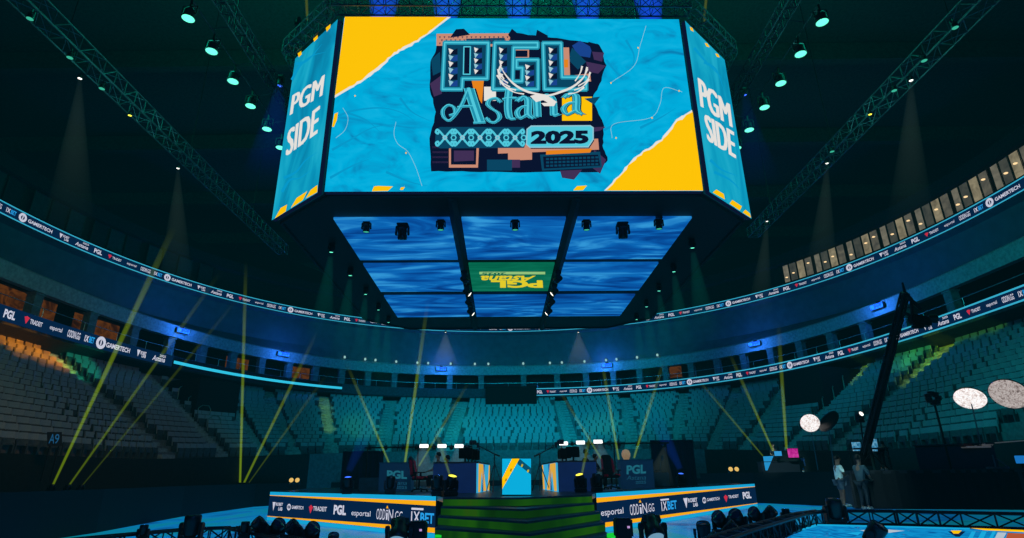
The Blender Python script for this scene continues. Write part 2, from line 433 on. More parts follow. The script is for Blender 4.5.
for i in near:
    q, rz, j, td = seats[i]
    if td > 90:
        blk, col, lo_, hi_ = ('left stand near block', 'brown', 173, td+1e-6) if td > 173 else ('left stand far block', 'dim teal', td-1e-6, 173)
    elif td < -5: blk, col, lo_, hi_ = 'right stand end block', 'teal', td-1e-6, -5
    elif td < 8: blk, col, lo_, hi_ = 'right stand near block', 'teal', td-1e-6, 8
    else: blk, col, lo_, hi_ = 'right stand far block', 'green-lit', 8, td+1e-6
    n = sum(1 for q2 in seats if q2[2] == j and lo_ < q2[3] < hi_)
    o = link('stadium_seat', seat_me, None, q, (0, 0, rz))
    tag(o, '%s folded seat, %s row up, %s from aisle, %s' % (col, ORD[j+1], ORD[min(n, 49)], blk), 'seat', 'seats in the '+blk)
vs0 = [(0, .12, .3), ]
m = MB()
lowp = MB()   # far seats: back shell and folded pan only
lowp.box((0, .13, .57), (.46, .06, .46), rot=(-.12, 0, 0)); lowp.box((0, .05, .42), (.44, .08, .26), 1, rot=(-.1, 0, 0)); lowp.box((0, .08, .2), (.4, .12, .36), 1)
for i, (q, rz, j, td) in enumerate(seats):
    if i in nearset: continue
    m.M = Matrix.Translation(q) @ Matrix.Rotation(rz, 4, 'Z'); 
    b_ = len(m.v); m.add(lowp.v, lowp.f); m.mi[-len(lowp.f):] = lowp.mi
tag(m.build('stadium_seats', [SEATM, SEATD]), 'rows of teal-lit empty folded seats filling the far stands of the arena', 'seats', None, 'stuff')
# aisle steps
STEP = pbr('aisle_step', '#8a9694', .85)
for ai, td in enumerate(AIS):
    t = math.radians(td); m = MB()
    d = bowl(t, 1)-bowl(t, 0); h = Vector((d.x, d.y, 0)).normalized(); w = Vector((-h.y, h.x, 0))
    for j in range(1, NR*2):
        k = j/(NR*2); p = bowl(t, k); z = bowl(t, (j//2)/NR).z+(.2 if j % 2 else .02)
        run = (bowl(t, (j+1)/(NR*2))-p).length*.92
        m.box((p.x+h.x*run/2, p.y+h.y*run/2, z-.1), (1.1, run, .22), rot=(0, 0, math.atan2(h.y, h.x)-PI/2))
    struct(m.build('floor_aisle', STEP))

# ------------------------------------------------------------------ LED ribbons
def arc_table(fn):
    n = 1600; ts = [PI*1.25-(PI*1.5)*i/n for i in range(n+1)]; ss = [0.0]; p = fn(ts[0])
    for t in ts[1:]:
        q = fn(t); ss.append(ss[-1]+math.hypot(q[0]-p[0], q[1]-p[1])); p = q
    return ts, ss
import bisect
def make_ribbon(name, fn, z0, z1, pa, pb, icon_t, period, label, lines=True, base=True, logos=True, big=1.0, cat='LED ribbon'):
    ts, ss = arc_table(fn)
    def t_at(s):
        i = min(max(bisect.bisect(ss, s), 1), len(ss)-1); f = (s-ss[i-1])/(ss[i]-ss[i-1]); return ts[i-1]+(ts[i]-ts[i-1])*f
    def s_at(t): 
        i = min(range(len(ts)), key=lambda i: abs(ts[i]-t)); return ss[i]
    def f(s, z, lift):
        p = fn(t_at(s), -.06-lift); return Vector((p[0], p[1], z))
    sa, sb = s_at(pa), s_at(pb)
    m = Art(f); H = z1-z0
    n = max(8, int((sb-sa)/.7))
    for i in range(n):
        a, b = sa+(sb-sa)*i/n, sa+(sb-sa)*(i+1)/n
        if base: m.add([f(a, z0, 0), f(b, z0, 0), f(b, z1, 0), f(a, z1, 0)], [(0, 1, 2, 3)], 0)
        m.add([f(a, z0, -.05), f(b, z0, -.05), f(b, z1, -.05), f(a, z1, -.05), f(a, z1, 0), f(b, z1, 0), f(b, z0, 0), f(a, z0, 0)], [(3, 2, 5, 4), (7, 6, 1, 0)], 4)
        if lines:
            for (c, d) in ((z0, z0+H*lines), (z1-H*lines, z1)):
                m.add([f(a, c, .01), f(b, c, .01), f(b, d, .01), f(a, d, .01)], [(0, 1, 2, 3)], 1)
    if logos:
        s0 = s_at(icon_t)
        while s0 > sa-period: s0 -= period
        zc = (z0+z1)/2; sc = period/11.0
        def put(body, a, b, h, mi, dz=0.0, bold=.012, shear=0.0):
            A, B = s0+a*sc, s0+b*sc
            if A < sa+.05 or B > sb-.05: return
            h *= H*big; zz = zc+dz*H
            m.text(body, [(A, zz-h/2), (B, zz-h/2), (B, zz+h/2), (A, zz+h/2)], mi, .02, bold, shear)
        while s0 < sb:
            if s0 > sa+.1 and s0+.5 < sb:
                r = .27*H*big
                m.ring(s0+.25*sc, zc, r, r*.7, 2, .02, 16)
                m.stroke([(s0+.25*sc, zc-r*.45), (s0+.25*sc, zc+r*.45)], r*.35, 2, .02, False)
            put('GAMERTECH', .62, 2.3, .3, 2, -.02, .03)
            if s0+2.9*sc > sa+.1 and s0+3.0*sc < sb: m.shape([(s0+2.8*sc, zc+.2*H*big), (s0+3.05*sc, zc+.2*H*big), (s0+2.92*sc, zc-.22*H*big)], 2, .02)
            put('ROBET', 3.08, 3.5, .22, 2, .08, .03); put('LAB', 3.2, 3.5, .2, 2, -.16, .03)
            put('Astana', 4.0, 4.95, .34, 2, -.06, .02, .2); put('2025', 4.5, 4.95, .16, 2, .24, .02)
            put('PGL', 5.4, 6.0, .42, 2, 0, .04)
            if s0+6.5*sc > sa+.1 and s0+6.6*sc < sb: m.shape([(s0+6.45*sc, zc+.14*H*big), (s0+6.6*sc, zc+.2*H*big), (s0+6.75*sc, zc+.14*H*big), (s0+6.6*sc, zc-.2*H*big)], 3, .02)
            put('TRADEIT', 6.8, 7.5, .24, 2, 0, .02)
            put('esportal', 7.95, 8.7, .3, 2, 0, .01)
            put('ODDIN.GG', 9.05, 9.85, .4, 2, 0, .02)
            put('1X', 10.15, 10.42, .36, 2, 0, .04); put('BET', 10.45, 10.8, .36, 5, 0, .03)
            s0 += period
    o = m.build(name, [NAVY_E if base else NAVY_E, LINE_E, LOGO_E, RED_E, BLACK, SKY_E])
    tag(o, label, cat); return o
R = math.radians
make_ribbon('led_ribbon_display', ring_up, 15.64, 16.36, R(205), R(-25), R(177.0), 11.0, 'long curved LED ribbon with sponsor logos round the upper balcony', .1)
make_ribbon('led_ribbon_display', ring_lo, 9.12, 9.86, R(86.5), R(-20), R(75.5), 9.8, 'curved LED ribbon with sponsor logos on the lower right balcony edge', .12)
make_ribbon('led_ribbon_display', ring_lo, 9.1, 9.86, R(200), R(160.6), R(172.2), 12.7, 'dark LED ribbon with bigger logos on the lower left balcony edge', 0, True, True, 1.35)
# the stretch that shows only a cyan line
def line_ribbon():
    m = MB(); n = 40; ta, tb = R(160.3), R(124.5)
    for i in range(n):
        a, b = [ta+(tb-ta)*q/n for q in (i, i+1)]
        for (z0, z1, off, mi) in ((9.35, 9.56, -.08, 0), (9.12, 9.84, -.05, 1)):
            pa, pb = ring_lo(a, off), ring_lo(b, off)
            m.add([(*pa, z0), (*pb, z0), (*pb, z1), (*pa, z1)], [(0, 1, 2, 3)], mi)
    tag(m.build('led_ribbon_display', [emi('led_line_bright', '#35cdf2', 1.0), BLACK]), 'blank LED ribbon showing one bright cyan line on the left balcony', 'LED ribbon')
line_ribbon()

# ------------------------------------------------------------------ suite windows above the upper ribbon
def window_glow(name, a, b, s):
    return led(name, [a, b], s, 2.2, (1, 1, 1), 0, 'noise', .5, 2)
WG = [window_glow('suite_glow_'+str(i), a, b, s) for i, (a, b, s) in enumerate([('#5a5a50', '#8d8876', .8), ('#4c4e4a', '#7a7666', .7), ('#6a6350', '#a59a7c', .9), ('#3e4442', '#5e6056', .65)])]
LAMPW = emi('suite_lamp', '#ffd9a0', 1.3); FRM = pbr('suite_frame', '#0a1216', .6)
GLD = [pbr('suite_glass_dark', '#1d3a3c', .5), pbr('suite_glass_darker', '#122628', .5)]
ts, ss = arc_table(lambda t: ring_up(t, .3))
def t_of(s):
    i = min(max(bisect.bisect(ss, s), 1), len(ss)-1); f_ = (s-ss[i-1])/(ss[i]-ss[i-1]); return ts[i-1]+(ts[i]-ts[i-1])*f_
def s_of(t): return ss[min(range(len(ts)), key=lambda i: abs(ts[i]-t))]
def suite_window(sa, sb, lit, k):
    a, b = ring_up(t_of(sa), .3), ring_up(t_of(sb), .3); A, B = Vector((*a, 16.6)), Vector((*b, 16.6)); h = 1.5
    u = (B-A).normalized(); inn = Vector((OX, OY, 16.6))-(A+B)/2; inn.z = 0; inn.normalize()
    m = MB(); U = Vector((0, 0, h))
    m.add([A, B, B+U, A+U], [(0, 1, 2, 3)], 0)
    for (p, q) in ((A, A+U), (B, B+U), (A, B), (A+U, B+U)):
        m.cyl(p+inn*.03, q+inn*.03, .025, n=4, mi=1)
    o = struct(m.build('window_%d' % (k+1), [WG[k*7 % 4] if lit else GLD[k % 2], FRM]))
    if lit and (k*7) % 5 < 3:
        l = MB(); c = (A+B)/2+inn*.08+Vector((0, 0, .4+.2*((k*5) % 4)))
        l.lathe([(0.0, -.05), (.09, -.02), (.11, .02), (.06, .05), (0, .06)], 10)
        ob = l.build('lamp', LAMPW, o, True); ob.location = c
k = 0
s = s_of(R(34.6)); send = s_of(R(-6))
while s < send:
    for w in (.5, .62, .62, .62):
        suite_window(s, s+w, True, k); s += w+.09; k += 1
    s += .16
s = s_of(R(184)); send = s_of(R(150))
while s < send:
    suite_window(s, s+1.15, False, k); s += 1.3+(.5 if k % 3 == 0 else 0); k += 1
# ------------------------------------------------------------------ hanging scoreboard
PSI, SCX, ZB, ZT = 0.0211, -.085, 10.1, 17.03
def sbp(x, y, z):
    c, s = math.cos(PSI), math.sin(PSI); y -= 26
    return Vector((SCX+c*x-s*y, 26+s*x+c*y, z))
sb = thing('hanging_scoreboard', 'huge eight-sided hanging scoreboard with cyan LED screens above the stage', 'scoreboard', (0, 0, 0))
OCT = [(-6.1, 16.45), (6.1, 16.45), (8.33, 18.5), (8.33, 32.0), (6.1, 34.2), (-6.1, 34.2), (-8.33, 32.0), (-8.33, 18.5)]
m = MB(); P = [sbp(x, y, 0) for x, y in OCT]; m.prism([(p.x, p.y) for p in P], ZB+.04, ZT+.05)
# dark rim below, around the downward screens
RIM = [(sbp(x*.985, 25.3+(y-25.3)*.985, 0)) for x, y in OCT]
for a, b in zip(RIM, RIM[1:]+RIM[:1]): m.cyl((a.x, a.y, ZB+.02), (b.x, b.y, ZB+.02), .06, n=6)
for x in (-2.03, 2.03):
    a, b = sbp(x, 16.6, ZB-.02), sbp(x, 34.0, ZB-.02); m.cyl(a, b, .16, n=4)
m.build('body', pbr('scoreboard_black', '#080c14', .6), sb)
PAPER = led('paper_cyan', ['#0a86bc', '#06a4d8', '#00b4e6', '#14bcec'], .95, .55, (1, 1, 1.8), (0, .5, .3), 'noise', 2.2, 3, [.25, .38, .5, .72])
PAPERD = led('paper_cyan_side', ['#0a86b0', '#0a9cc6', '#14aed2', '#28bcdc'], .9, .8, (1, 1, .35), (0, .5, 0), 'noise', 1.2, 3, [.25, .4, .52, .72])
AM = [PAPER, YEL_E, emi('art_white', '#f0ece6', .95), emi('art_navy', '#0c1534', .8), emi('art_teal', '#2398b4', .95), emi('art_cyan', '#54d2e6', .95),
      emi('art_blue', '#1c4a9c', .85), emi('art_orange', '#f08a1c', .95), emi('art_salmon', '#d8967c', .9), emi('art_plum', '#4a3560', .8), emi('art_crease', '#08a2d6', .92), emi('art_deepteal', '#0c4c6c', .85), emi('art_pale', '#9cd4e4', .9)]
PA, YE, WH, NV, TE, CY, BL, ORG, SA, PL, CR, DT, PALE = range(13)
o0 = sbp(0, 16.211, ZB); n0 = Vector((math.sin(PSI), -math.cos(PSI), 0))
LEV = [0.0]
def F0(x, y, l): return onplane(x, y, o0, n0)+n0*(l+LEV[0])*.4
A = Art(F0)
c4 = [sbp(-6.0013, 16.211, ZT), sbp(-6.0013, 16.211, ZB), sbp(6.0013, 16.211, ZB), sbp(6.0013, 16.211, ZT)]
A.add(c4, [(0, 1, 2, 3)], PA)
A.add([p-n0*.2 for p in c4]+c4, [(0, 4, 5, 1), (1, 5, 6, 2), (2, 6, 7, 3), (3, 7, 4, 0)], NV)
# creases in the paper
for pts in ([(334, 118), (352, 111), (380, 108), (402, 113), (424, 128)], [(332, 150), (350, 140), (372, 128), (396, 124)], [(400, 98), (412, 112), (432, 122)], [(330, 178), (352, 166), (372, 158)],
            [(606, 60), (618, 74), (628, 78)], [(640, 128), (660, 118), (676, 108)], [(626, 40), (634, 56), (631, 72)], [(345, 112), (366, 120), (380, 132)], [(604, 130), (622, 122), (640, 121)], [(386, 172), (410, 182), (428, 186)]):
    A.stroke(pts, 2.6, CR, .01, True, False, True)
for pts in ([(396, 122), (394, 134), (398, 144), (408, 152), (416, 168), (422, 186)], [(343, 108), (348, 118), (345, 130), (336, 138)], [(646, 26), (640, 46), (634, 66), (612, 82)], [(612, 138), (614, 124), (650, 118), (660, 104), (664, 88), (682, 92)]):
    A.stroke(pts, .45, PALE, .012)
for (x, y) in ((638, 48), (679, 91), (616, 138), (652, 118), (355, 96), (611, 83), (406, 153)): A.shape([(x-.9, y), (x, y-1.1), (x+.9, y), (x, y+1.1)], YE, .014)
# torn yellow corners with white paper edge
def jag(P, a=1.4):
    out = []
    for p, q in zip(P, P[1:]):
        for i in range(5):
            t = i/5; out.append((p[0]+(q[0]-p[0])*t+random.uniform(-a, a)*.6, p[1]+(q[1]-p[1])*t+random.uniform(-a, a)*.6))
    return out+[P[-1]]
tear = [(452, 17), (436, 27), (421, 38), (404, 48), (393, 54), (382, 65), (362, 80), (350, 87), (336, 96.5)]
tw = [(451, 17.1)]+jag([(x+.9, y+1.5) for x, y in tear[1:-1]])+[(334.6, 98)]
A.shape([(344.9, 16.9)]+tw, WH, .016)
A.shape([(344.9, 16.9), (448, 17.0)]+jag([(x-.4, y-.4) for x, y in tear[1:-1]])+[(335, 95.5)], YE, .024)
tear = [(692, 110), (686, 114), (677, 120), (663, 137), (652, 146), (637, 155), (622, 171), (612, 183), (605, 190.6)]
A.shape([(703, 190.7), (692, 110)]+jag(tear[1:-1])+[(604, 190.7)], WH, .016)
A.shape([(703, 190.7), (692.6, 112)]+jag([(x+.8, y+1.6) for x, y in tear[1:-1]])+[(606, 190.7)], YE, .024)
for q in ([(374, 186.5), (378, 186), (393, 186.5), (388, 191), (372, 191.4)], [(401, 187.5), (405, 187), (403, 190), (400, 190)], [(334.5, 114), (338, 112.5), (337, 120), (334, 127), (332, 127)], [(577, 186.2), (587, 185.6), (583, 190.3), (573, 190.6)]):
    A.shape(q, YE, .02)
# collage behind the lettering
A.shape(jag([(438, 36), (512, 33), (540, 36), (562, 39), (598, 44), (606, 66), (600, 84), (592, 98), (604, 126), (603, 146), (608, 160), (598, 172), (560, 172), (520, 173), (470, 172), (431, 171), (430, 138), (436, 112), (430, 90), (431, 62), (436, 50)], 1.0), NV, .02)
for q, c in (([(436.5, 34), (510, 33.5), (510, 47), (436.5, 46)], SA), ([(450, 38), (456, 29.5), (464, 29), (470, 35)], NV), ([(508, 35), (512, 29), (518, 34), (512, 40)], NV), ([(535, 40), (537, 30), (548, 36), (546, 43)], NV),
             ([(466, 39), (505, 38), (504, 44), (467, 45)], DT), ([(471, 78), (484, 78), (482, 104), (474, 92)], ORG), ([(484, 87), (496, 87), (496, 101), (484, 101)], WH), ([(562, 97), (592, 97), (592, 121), (562, 121)], YE),
             ([(431, 60), (440, 52), (441, 72), (433, 76)], DT), ([(430, 84), (441, 76), (442, 94), (434, 97)], PL), ([(572, 46), (580, 41), (592, 48), (590, 58), (578, 56)], BL), ([(588, 42), (599, 45), (604, 54), (594, 58)], NV),
             ([(592, 52), (604, 53), (602, 62), (594, 60)], PL), ([(586, 62), (606, 66), (598, 74), (588, 72)], PL), ([(572, 48), (586, 62), (578, 70), (568, 60)], DT), ([(584, 99), (600, 97), (594, 105)], DT),
             ([(586, 128), (606, 127), (600, 131), (588, 133)], PL), ([(594, 150), (606, 160), (600, 174), (592, 168)], PL), ([(560, 171), (582, 170), (574, 180), (562, 178)], PL),
             ([(498, 143), (598, 139), (599, 150), (498, 154)], SA), ([(508, 147), (532, 146), (532, 160), (508, 161)], SA), ([(507, 160), (520, 160), (520, 168), (507, 168)], PL), ([(540, 155), (600, 152), (602, 168), (542, 171)], DT), ([(543, 157), (598, 155), (600, 166), (544, 169)], NV),
             ([(546, 151), (592, 149), (590, 153), (546, 155)], ORG), ([(449, 146), (479, 146), (478, 168), (449, 168)], SA), ([(451, 148), (476.5, 148), (476, 165), (451, 165)], NV), ([(454, 151), (474, 151), (474, 161), (454, 162)], PL),
             ([(487, 160), (512, 160), (512, 171), (487, 171)], DT), ([(561, 48), (569, 48), (570, 76), (590, 74), (591, 82), (563, 82)], SA), ([(562.5, 60), (568, 60), (568, 68), (562.5, 68)], ORG), ([(514, 49), (529, 49), (529, 59), (514, 59)], SA), ([(515.5, 51), (527.5, 51), (527.5, 57.5), (515.5, 57.5)], NV)):
    LEV[0] += .0012; A.shape(q, c, .03)
for i in range(16):
    for j in range(3): A.shape([(439+i*4.5+(j % 2)*2, 37+j*3.1), (441+i*4.5+(j % 2)*2, 37+j*3.1), (440+i*4.5+(j % 2)*2, 39+j*3.1)], PL, .034)
for i in range(13):
    for j in range(3): A.shape([(546+i*4.1, 158.5+j*3.4-i*.14), (549+i*4.1, 158.5+j*3.4-i*.14), (549+i*4.1, 160.5+j*3.4-i*.14), (546+i*4.1, 160.5+j*3.4-i*.14)], DT, .034)
for i in range(14):
    for j in range(4): A.shape([(432.5+i*1.2*.95, 147+j*5), (433.2+i*1.2*.95, 147+j*5), (433.2+i*1.2*.95, 149+j*5)], PL, .034)
# block letters P G L
LP = [(444.8, 43.3), (488.3, 43.5), (487.3, 79.3), (462.6, 79.3), (462, 90), (442.5, 90)]
LPc = [(464, 47.5), (470.5, 47.5), (470, 75), (463.4, 75)]
LG = [(494.8, 43.5), (537.5, 43.5), (537.5, 48.2), (513.5, 48.2), (512.7, 82), (522, 82), (522.4, 68.6), (516.5, 68.6), (516.5, 60.5), (538, 60.5), (538, 90), (493, 90)]
LL = [(543, 43.8), (561, 43.8), (562, 78), (586, 78), (586, 90.2), (544.4, 90)]
for Lt in (LP, LG, LL):
    A.shape([(x+.9, y+1.2) for x, y in Lt], NV, .04); A.shape(Lt, DT, .046)
    A.stroke(Lt, 4.4, TE, .052, False, True); A.stroke(Lt, 1.5, CY, .058, False, True)
A.shape(LPc, NV, .05); A.stroke(LPc, 1.2, CY, .058, False, True)
for (x, y, w, h, n) in ((448.6, 49, 9, 38, 6), (474, 48, 8, 27, 5), (499, 48, 8, 38, 6), (525, 65, 9, 22, 4), (548.5, 48, 8.5, 38, 6)):
    for i in range(n):
        a = y+h*i/n; d = h/n
        A.shape([(x, a), (x+w*.55, a+d*.3), (x+w*.15, a+d)], PALE if i % 2 else WH, .054)
        A.shape([(x+w*.55, a+d*.3), (x+w, a), (x+w, a+d), (x+w*.15, a+d)], BL if i % 2 else NV, .054)
# wings
def wing(pts, w):
    P = catmull(pts, 8); n = len(P)
    for i, (a, b) in enumerate(zip(P, P[1:])):
        f0, f1 = [w*(.35+.65*math.sin(PI*min(1, (q/n)*.9+.1))) for q in (i, i+1)]
        A.add([F0(a.x, a.y-f0/2, .08), F0(a.x, a.y+f0/2, .08), F0(b.x, b.y+f1/2, .08), F0(b.x, b.y-f1/2, .08)], [(0, 1, 2, 3)], WH)
wing([(500, 66), (505, 75), (514, 85), (526, 92), (538, 95), (546, 96)], 2.5)
wing([(588, 70), (582, 80), (572, 88), (560, 93), (550, 96), (536, 98)], 2.5)
for q in ([(501, 66), (499, 72), (504, 80)], [(498, 70), (500, 78), (508, 84)], [(497, 76), (502, 83), (510, 88)], [(500, 82), (506, 88), (516, 91)], [(506, 88), (514, 93), (524, 95)]):
    A.stroke(q, 2.0, WH, .082, True, False, True); A.stroke(list(reversed(q)), 1.5, WH, .082, True, False, True)
for q in ([(582, 67), (580, 74), (575, 82)], [(587, 68), (584, 77), (577, 84)], [(590, 73), (587, 81), (578, 87)], [(589, 80), (583, 87), (574, 91)], [(584, 88), (577, 93), (568, 95)]):
    A.stroke(q, 2.0, WH, .082, True, False, True); A.stroke(list(reversed(q)), 1.4, WH, .082, True, False, True)
A.shape([(530, 97), (538, 94.5), (546, 95.5), (557, 103), (552, 106), (543, 101), (536, 103)], WH, .084)
A.shape([(541, 104), (556, 103), (554, 107), (544, 107)], WH, .084)
# script word
def let(paths, dy=0):
    for w, mi, l, off in ((10.0, NV, .06, 1.0), (8.0, CY, .066, 0), (6.6, TE, .072, 0), (2.4, CY, .076, -1.4)):
        for p, k in paths:
            A.nib([(x+off*.3, y+dy+off*.3) for x, y in p], w*k, mi, l)
            A.stroke([(x+off*.3, y+dy+off*.3) for x, y in p], max(.9, w*.3), mi, l)
A_ = [([(469, 89), (473, 102), (477, 114), (480, 123)], 1.35), ([(468, 91), (463, 103), (458, 112), (450, 121), (444, 118), (443, 111), (448, 106), (454, 108), (455, 114), (450, 116)], .5), ([(458, 108), (465, 107), (473, 107)], .4), ([(474, 123.5), (485, 123)], .4)]
def ltr(path, x, y, w, h): return [(x+px*w, y+py*h) for px, py in path]
S_ = [(ltr([(.95, .16), (.7, .0), (.25, .06), (.12, .26), (.4, .44), (.8, .6), (.9, .82), (.6, 1.0), (.25, .97), (.05, .82)], 486, 99, 15, 24), .6)]
T_ = [([(509, 91), (508, 101), (508, 111), (510, 119), (515, 119.5)], .95), ([(503, 100), (509, 98.6), (516.5, 98.8)], .4)]
def a_(x, y, w, h): return [(ltr([(.12, .2), (.4, .0), (.68, .1), (.72, .4), (.72, .8), (.98, .98)], x, y, w, h), .95), (ltr([(.68, .42), (.3, .48), (.06, .72), (.25, .98), (.66, .8)], x, y, w, h), .7)]
N_ = [([(536, 97.5), (537, 107), (537.5, 117.5)], 1.0), ([(538, 101), (546, 95.6), (552, 99), (553.5, 109), (554, 116), (558.5, 115)], .95)]
let(A_); let(S_); let(T_); let(a_(516, 97.5, 17, 22)); let(N_); let(a_(562, 94, 20, 21.5))
# ornament band and year plate
A.shape([(436, 130), (440, 127.6), (524, 127.6), (528, 138), (524, 148.5), (440, 149), (435, 146)], DT, .05)
for i in range(5):
    x = 445+i*17.5
    for sy in (-1, 1):
        for sx in (-1, 1):
            A.stroke([(x, 138.3), (x+sx*4, 138.3+sy*5), (x+sx*7.5, 138.3+sy*8), (x+sx*9, 138.3+sy*5.5), (x+sx*7, 138.3+sy*4), (x+sx*6, 138.3+sy*6)], 2.0, CY, .062)
    A.ring(x, 138.3, 1.8, 1.3, PALE, .064, 8); A.ring(x+8.7, 138.3, 2.4, 1.2, CY, .063, 8)
plate = [(531, 126.8), (590, 126.4), (593, 128.5), (593, 140), (588, 147.6), (530, 148), (526.5, 145), (527, 130)]
A.shape([(x+1, y+1.4) for x, y in plate], NV, .05); A.shape(plate, CY, .06); A.stroke(plate, 1.2, PALE, .066, False, True)
A.text('2025', [(530.5, 145), (588.5, 144.5), (588.5, 131), (531, 131.5)], NV, .07, .06)
A.build('screen', AM, sb)
# side screens
for sx in (-1, 1):
    a, b = sbp(sx*6.2421, 16.2742, ZB), sbp(sx*8.4477, 18.3366, ZB); u = (b-a).normalized(); nn = Vector((u.y, -u.x, 0))*(1 if sx > 0 else -1)
    if nn.dot(CAM-a) < 0: nn = -nn
    f = lambda x, y, l, a=a, nn=nn: onplane(x, y, a, nn)+nn*l*.4
    S = Art(f); up = Vector((0, 0, ZT-ZB))
    S.add([a, b, b+up, a+up], [(0, 1, 2, 3)], PA); S.add([a-nn*.15, b-nn*.15, b+up-nn*.15, a+up-nn*.15, a, b, b+up, a+up], [(0, 1, 5, 4), (1, 2, 6, 5), (2, 3, 7, 6), (3, 0, 4, 7)], NV)
    if sx < 0:
        T = [('PGM', [(290.7, 115.3), (322, 96), (324.6, 74.8), (293.5, 94.9)]), ('SIDE', [(286.6, 156.6), (317, 134), (320, 105.5), (288.8, 130.5)])]
        Q = [[(275, 218.8), (281, 208), (287.4, 204.6), (286, 211.6)], [(291, 208.2), (297, 198), (307.6, 191.2), (303, 200.3)], [(306, 198.6), (311, 190), (317.8, 185), (317.6, 192.2)], [(298, 53.5), (301.5, 51), (302, 54.5), (299, 57.5)], [(313.5, 39), (318, 35), (318, 38.5), (314.5, 42)], [(326, 28), (331, 24), (330.5, 28), (327, 32)]]
        K = [[(292, 80), (300, 66), (312, 56), (326, 52)], [(284, 178), (296, 172), (306, 160), (318, 152)], [(282, 192), (290, 180), (300, 178), (314, 168)], [(296, 64), (308, 60), (322, 44)]]
    else:
        T = [('PGM', [(701, 107), (731.6, 127.6), (728.7, 104), (698, 77.7)]), ('SIDE', [(707.9, 141), (735, 158.6), (732.8, 131.6), (704, 113.7)])]
        Q = [[(712.3, 192.6), (716, 189.6), (723.4, 194), (724.6, 199.6)], [(729.2, 203.6), (732, 200), (741.6, 206.4), (739.5, 210.6)], [(742.5, 212.6), (745, 209.6), (749.6, 213.6), (750.7, 218)], [(689.5, 27), (692, 28), (693.5, 32), (690.5, 30.5)], [(704.5, 43), (707, 43.6), (709.4, 47.5), (706, 46.6)], [(715, 53.6), (717.5, 54), (719.6, 57.6), (716.6, 57)]]
        K = [[(694, 48), (706, 62), (722, 78)], [(704, 62), (716, 70), (724, 90)], [(710, 160), (722, 170), (738, 176)], [(714, 172), (730, 180), (742, 192)]]
    for k in K: S.stroke(k, 3.0, CR, .01, True, False, True)
    for w, q in T:
        for k_, dx in enumerate((-.8, -.3, .3, .8)): S.text(w, [(x+dx, y-dx*.5*(-sx)) for x, y in q], WH, .03+.004*k_, 0)
    for q in Q: S.shape(q, YE, .03)
    am = list(AM); am[0] = PAPERD; S.build('screen', am, sb)
# downward LED panels
WAVE = led('wave_blue', ['#06408e', '#0a5cb4', '#0f74cc', '#38a8f0'], .82, .5, (.38, 1.5, 1), .3, 'noise', 2.2, 5, [.32, .45, .55, .68])
WAVEG = led('wave_green', ['#046a50', '#0a8060', '#189070'], .7, .6, (.4, 1.8, 1), .35, 'noise', 2.0, 4, [.3, .5, .7])
ZP = ZB-.06
def yl(py): return onz(512, py, ZP).y
ROWS = [(yl(218.6), yl(259.6)), (yl(264.0), yl(291.2)), (yl(295.8), yl(316.6))]
COLS = [(-6.24, -2.23), (-1.82, 1.82), (2.23, 6.24)]
def fz(x, y, l): p = onz(x, y, ZP); return Vector((p.x, p.y, ZP-.02-l))
for r, (ya, yb) in enumerate(ROWS):
    for c, (xa, xb) in enumerate(COLS):
        P = [sbp(x, y, ZP) for x, y in ((xa, ya), (xb, ya), (xb, yb), (xa, yb))]
        mid = r == 1 and c == 1; g = Art(fz)
        g.add(P+[p+Vector((0, 0, .08)) for p in P], [(3, 2, 1, 0), (0, 1, 5, 4), (1, 2, 6, 5), (2, 3, 7, 6), (3, 0, 4, 7)], 0)
        if mid:
            g.text('PGL', [(542.5, 279.4), (491, 279.4), (491, 287), (543, 287)], 1, .02, .05)
            g.text('Astana', [(536, 274.6), (480.6, 274.6), (480.6, 281.2), (531, 281.2)], 1, .03, .03, .15)
            g.stroke([(480, 272.2), (544.5, 272.2)], 2.6, 2, .02, False); g.text('2025', [(506, 271.2), (482, 271.2), (482, 273.4), (506, 273.4)], 3, .04, .03)
        g.build('led_panel', [WAVEG if mid else WAVE, emi('art_lemon', '#f4dc2c', .9), emi('art_lime', '#a8dc8c', .8), emi('art_green', '#0a7a5c', .6)], sb)
# hoist chains up to the roof
m = MB()
for x, y in ((-5, 18), (5, 18), (-5, 31), (5, 31)): p = sbp(x, y, 0); m.cyl((p.x, p.y, ZT), (p.x, p.y, ZR-.2), .04, n=5)
m.build('hoist_cable', BLACK, sb)

# ------------------------------------------------------------------ trusses
def truss_mesh(pts, w, h, step, rc=.03, rd=.017, mi=0):
    m = MB(); P = [Vector(p) for p in pts]
    for a, b in zip(P, P[1:]):
        d = (b-a); L = d.length; d.normalize()
        side = d.cross(Vector((0, 0, 1))); side = side.normalized() if side.length > .01 else Vector((1, 0, 0)); up = side.cross(d).normalized()
        K = [side*w/2+up*h/2, -side*w/2+up*h/2, -side*w/2-up*h/2, side*w/2-up*h/2]
        for k in K: m.cyl(a+k, b+k, rc, n=6)
        n = max(1, round(L/step))
        for i in range(n):
            p, q = a+d*L*i/n, a+d*L*(i+1)/n
            for e in range(4):
                k1, k2 = K[e], K[(e+1) % 4]
                if i % 2: k1, k2 = k2, k1
                m.cyl(p+k1, q+k2, rd, n=4); m.cyl(p+k1, p+k2, rd, n=4)
        for e in range(4): m.cyl(b+K[e], b+K[(e+1) % 4], rd, n=4)
    return m
def truss(pts, w, h, step, label, mat=TRUSS, rc=.03, rd=.017, cat='truss', group=None):
    return tag(truss_mesh(pts, w, h, step, rc, rd).build('lighting_truss', mat), label, cat, group)
truss([(-15.5, 4, 16.2), (-15.5, 36, 16.2)], .62, .62, .62, 'long box truss running diagonally down the upper left')
truss([(15.55, 4, 16.2), (15.55, 34, 16.2)], .62, .62, .62, 'long box truss running diagonally down the upper right')
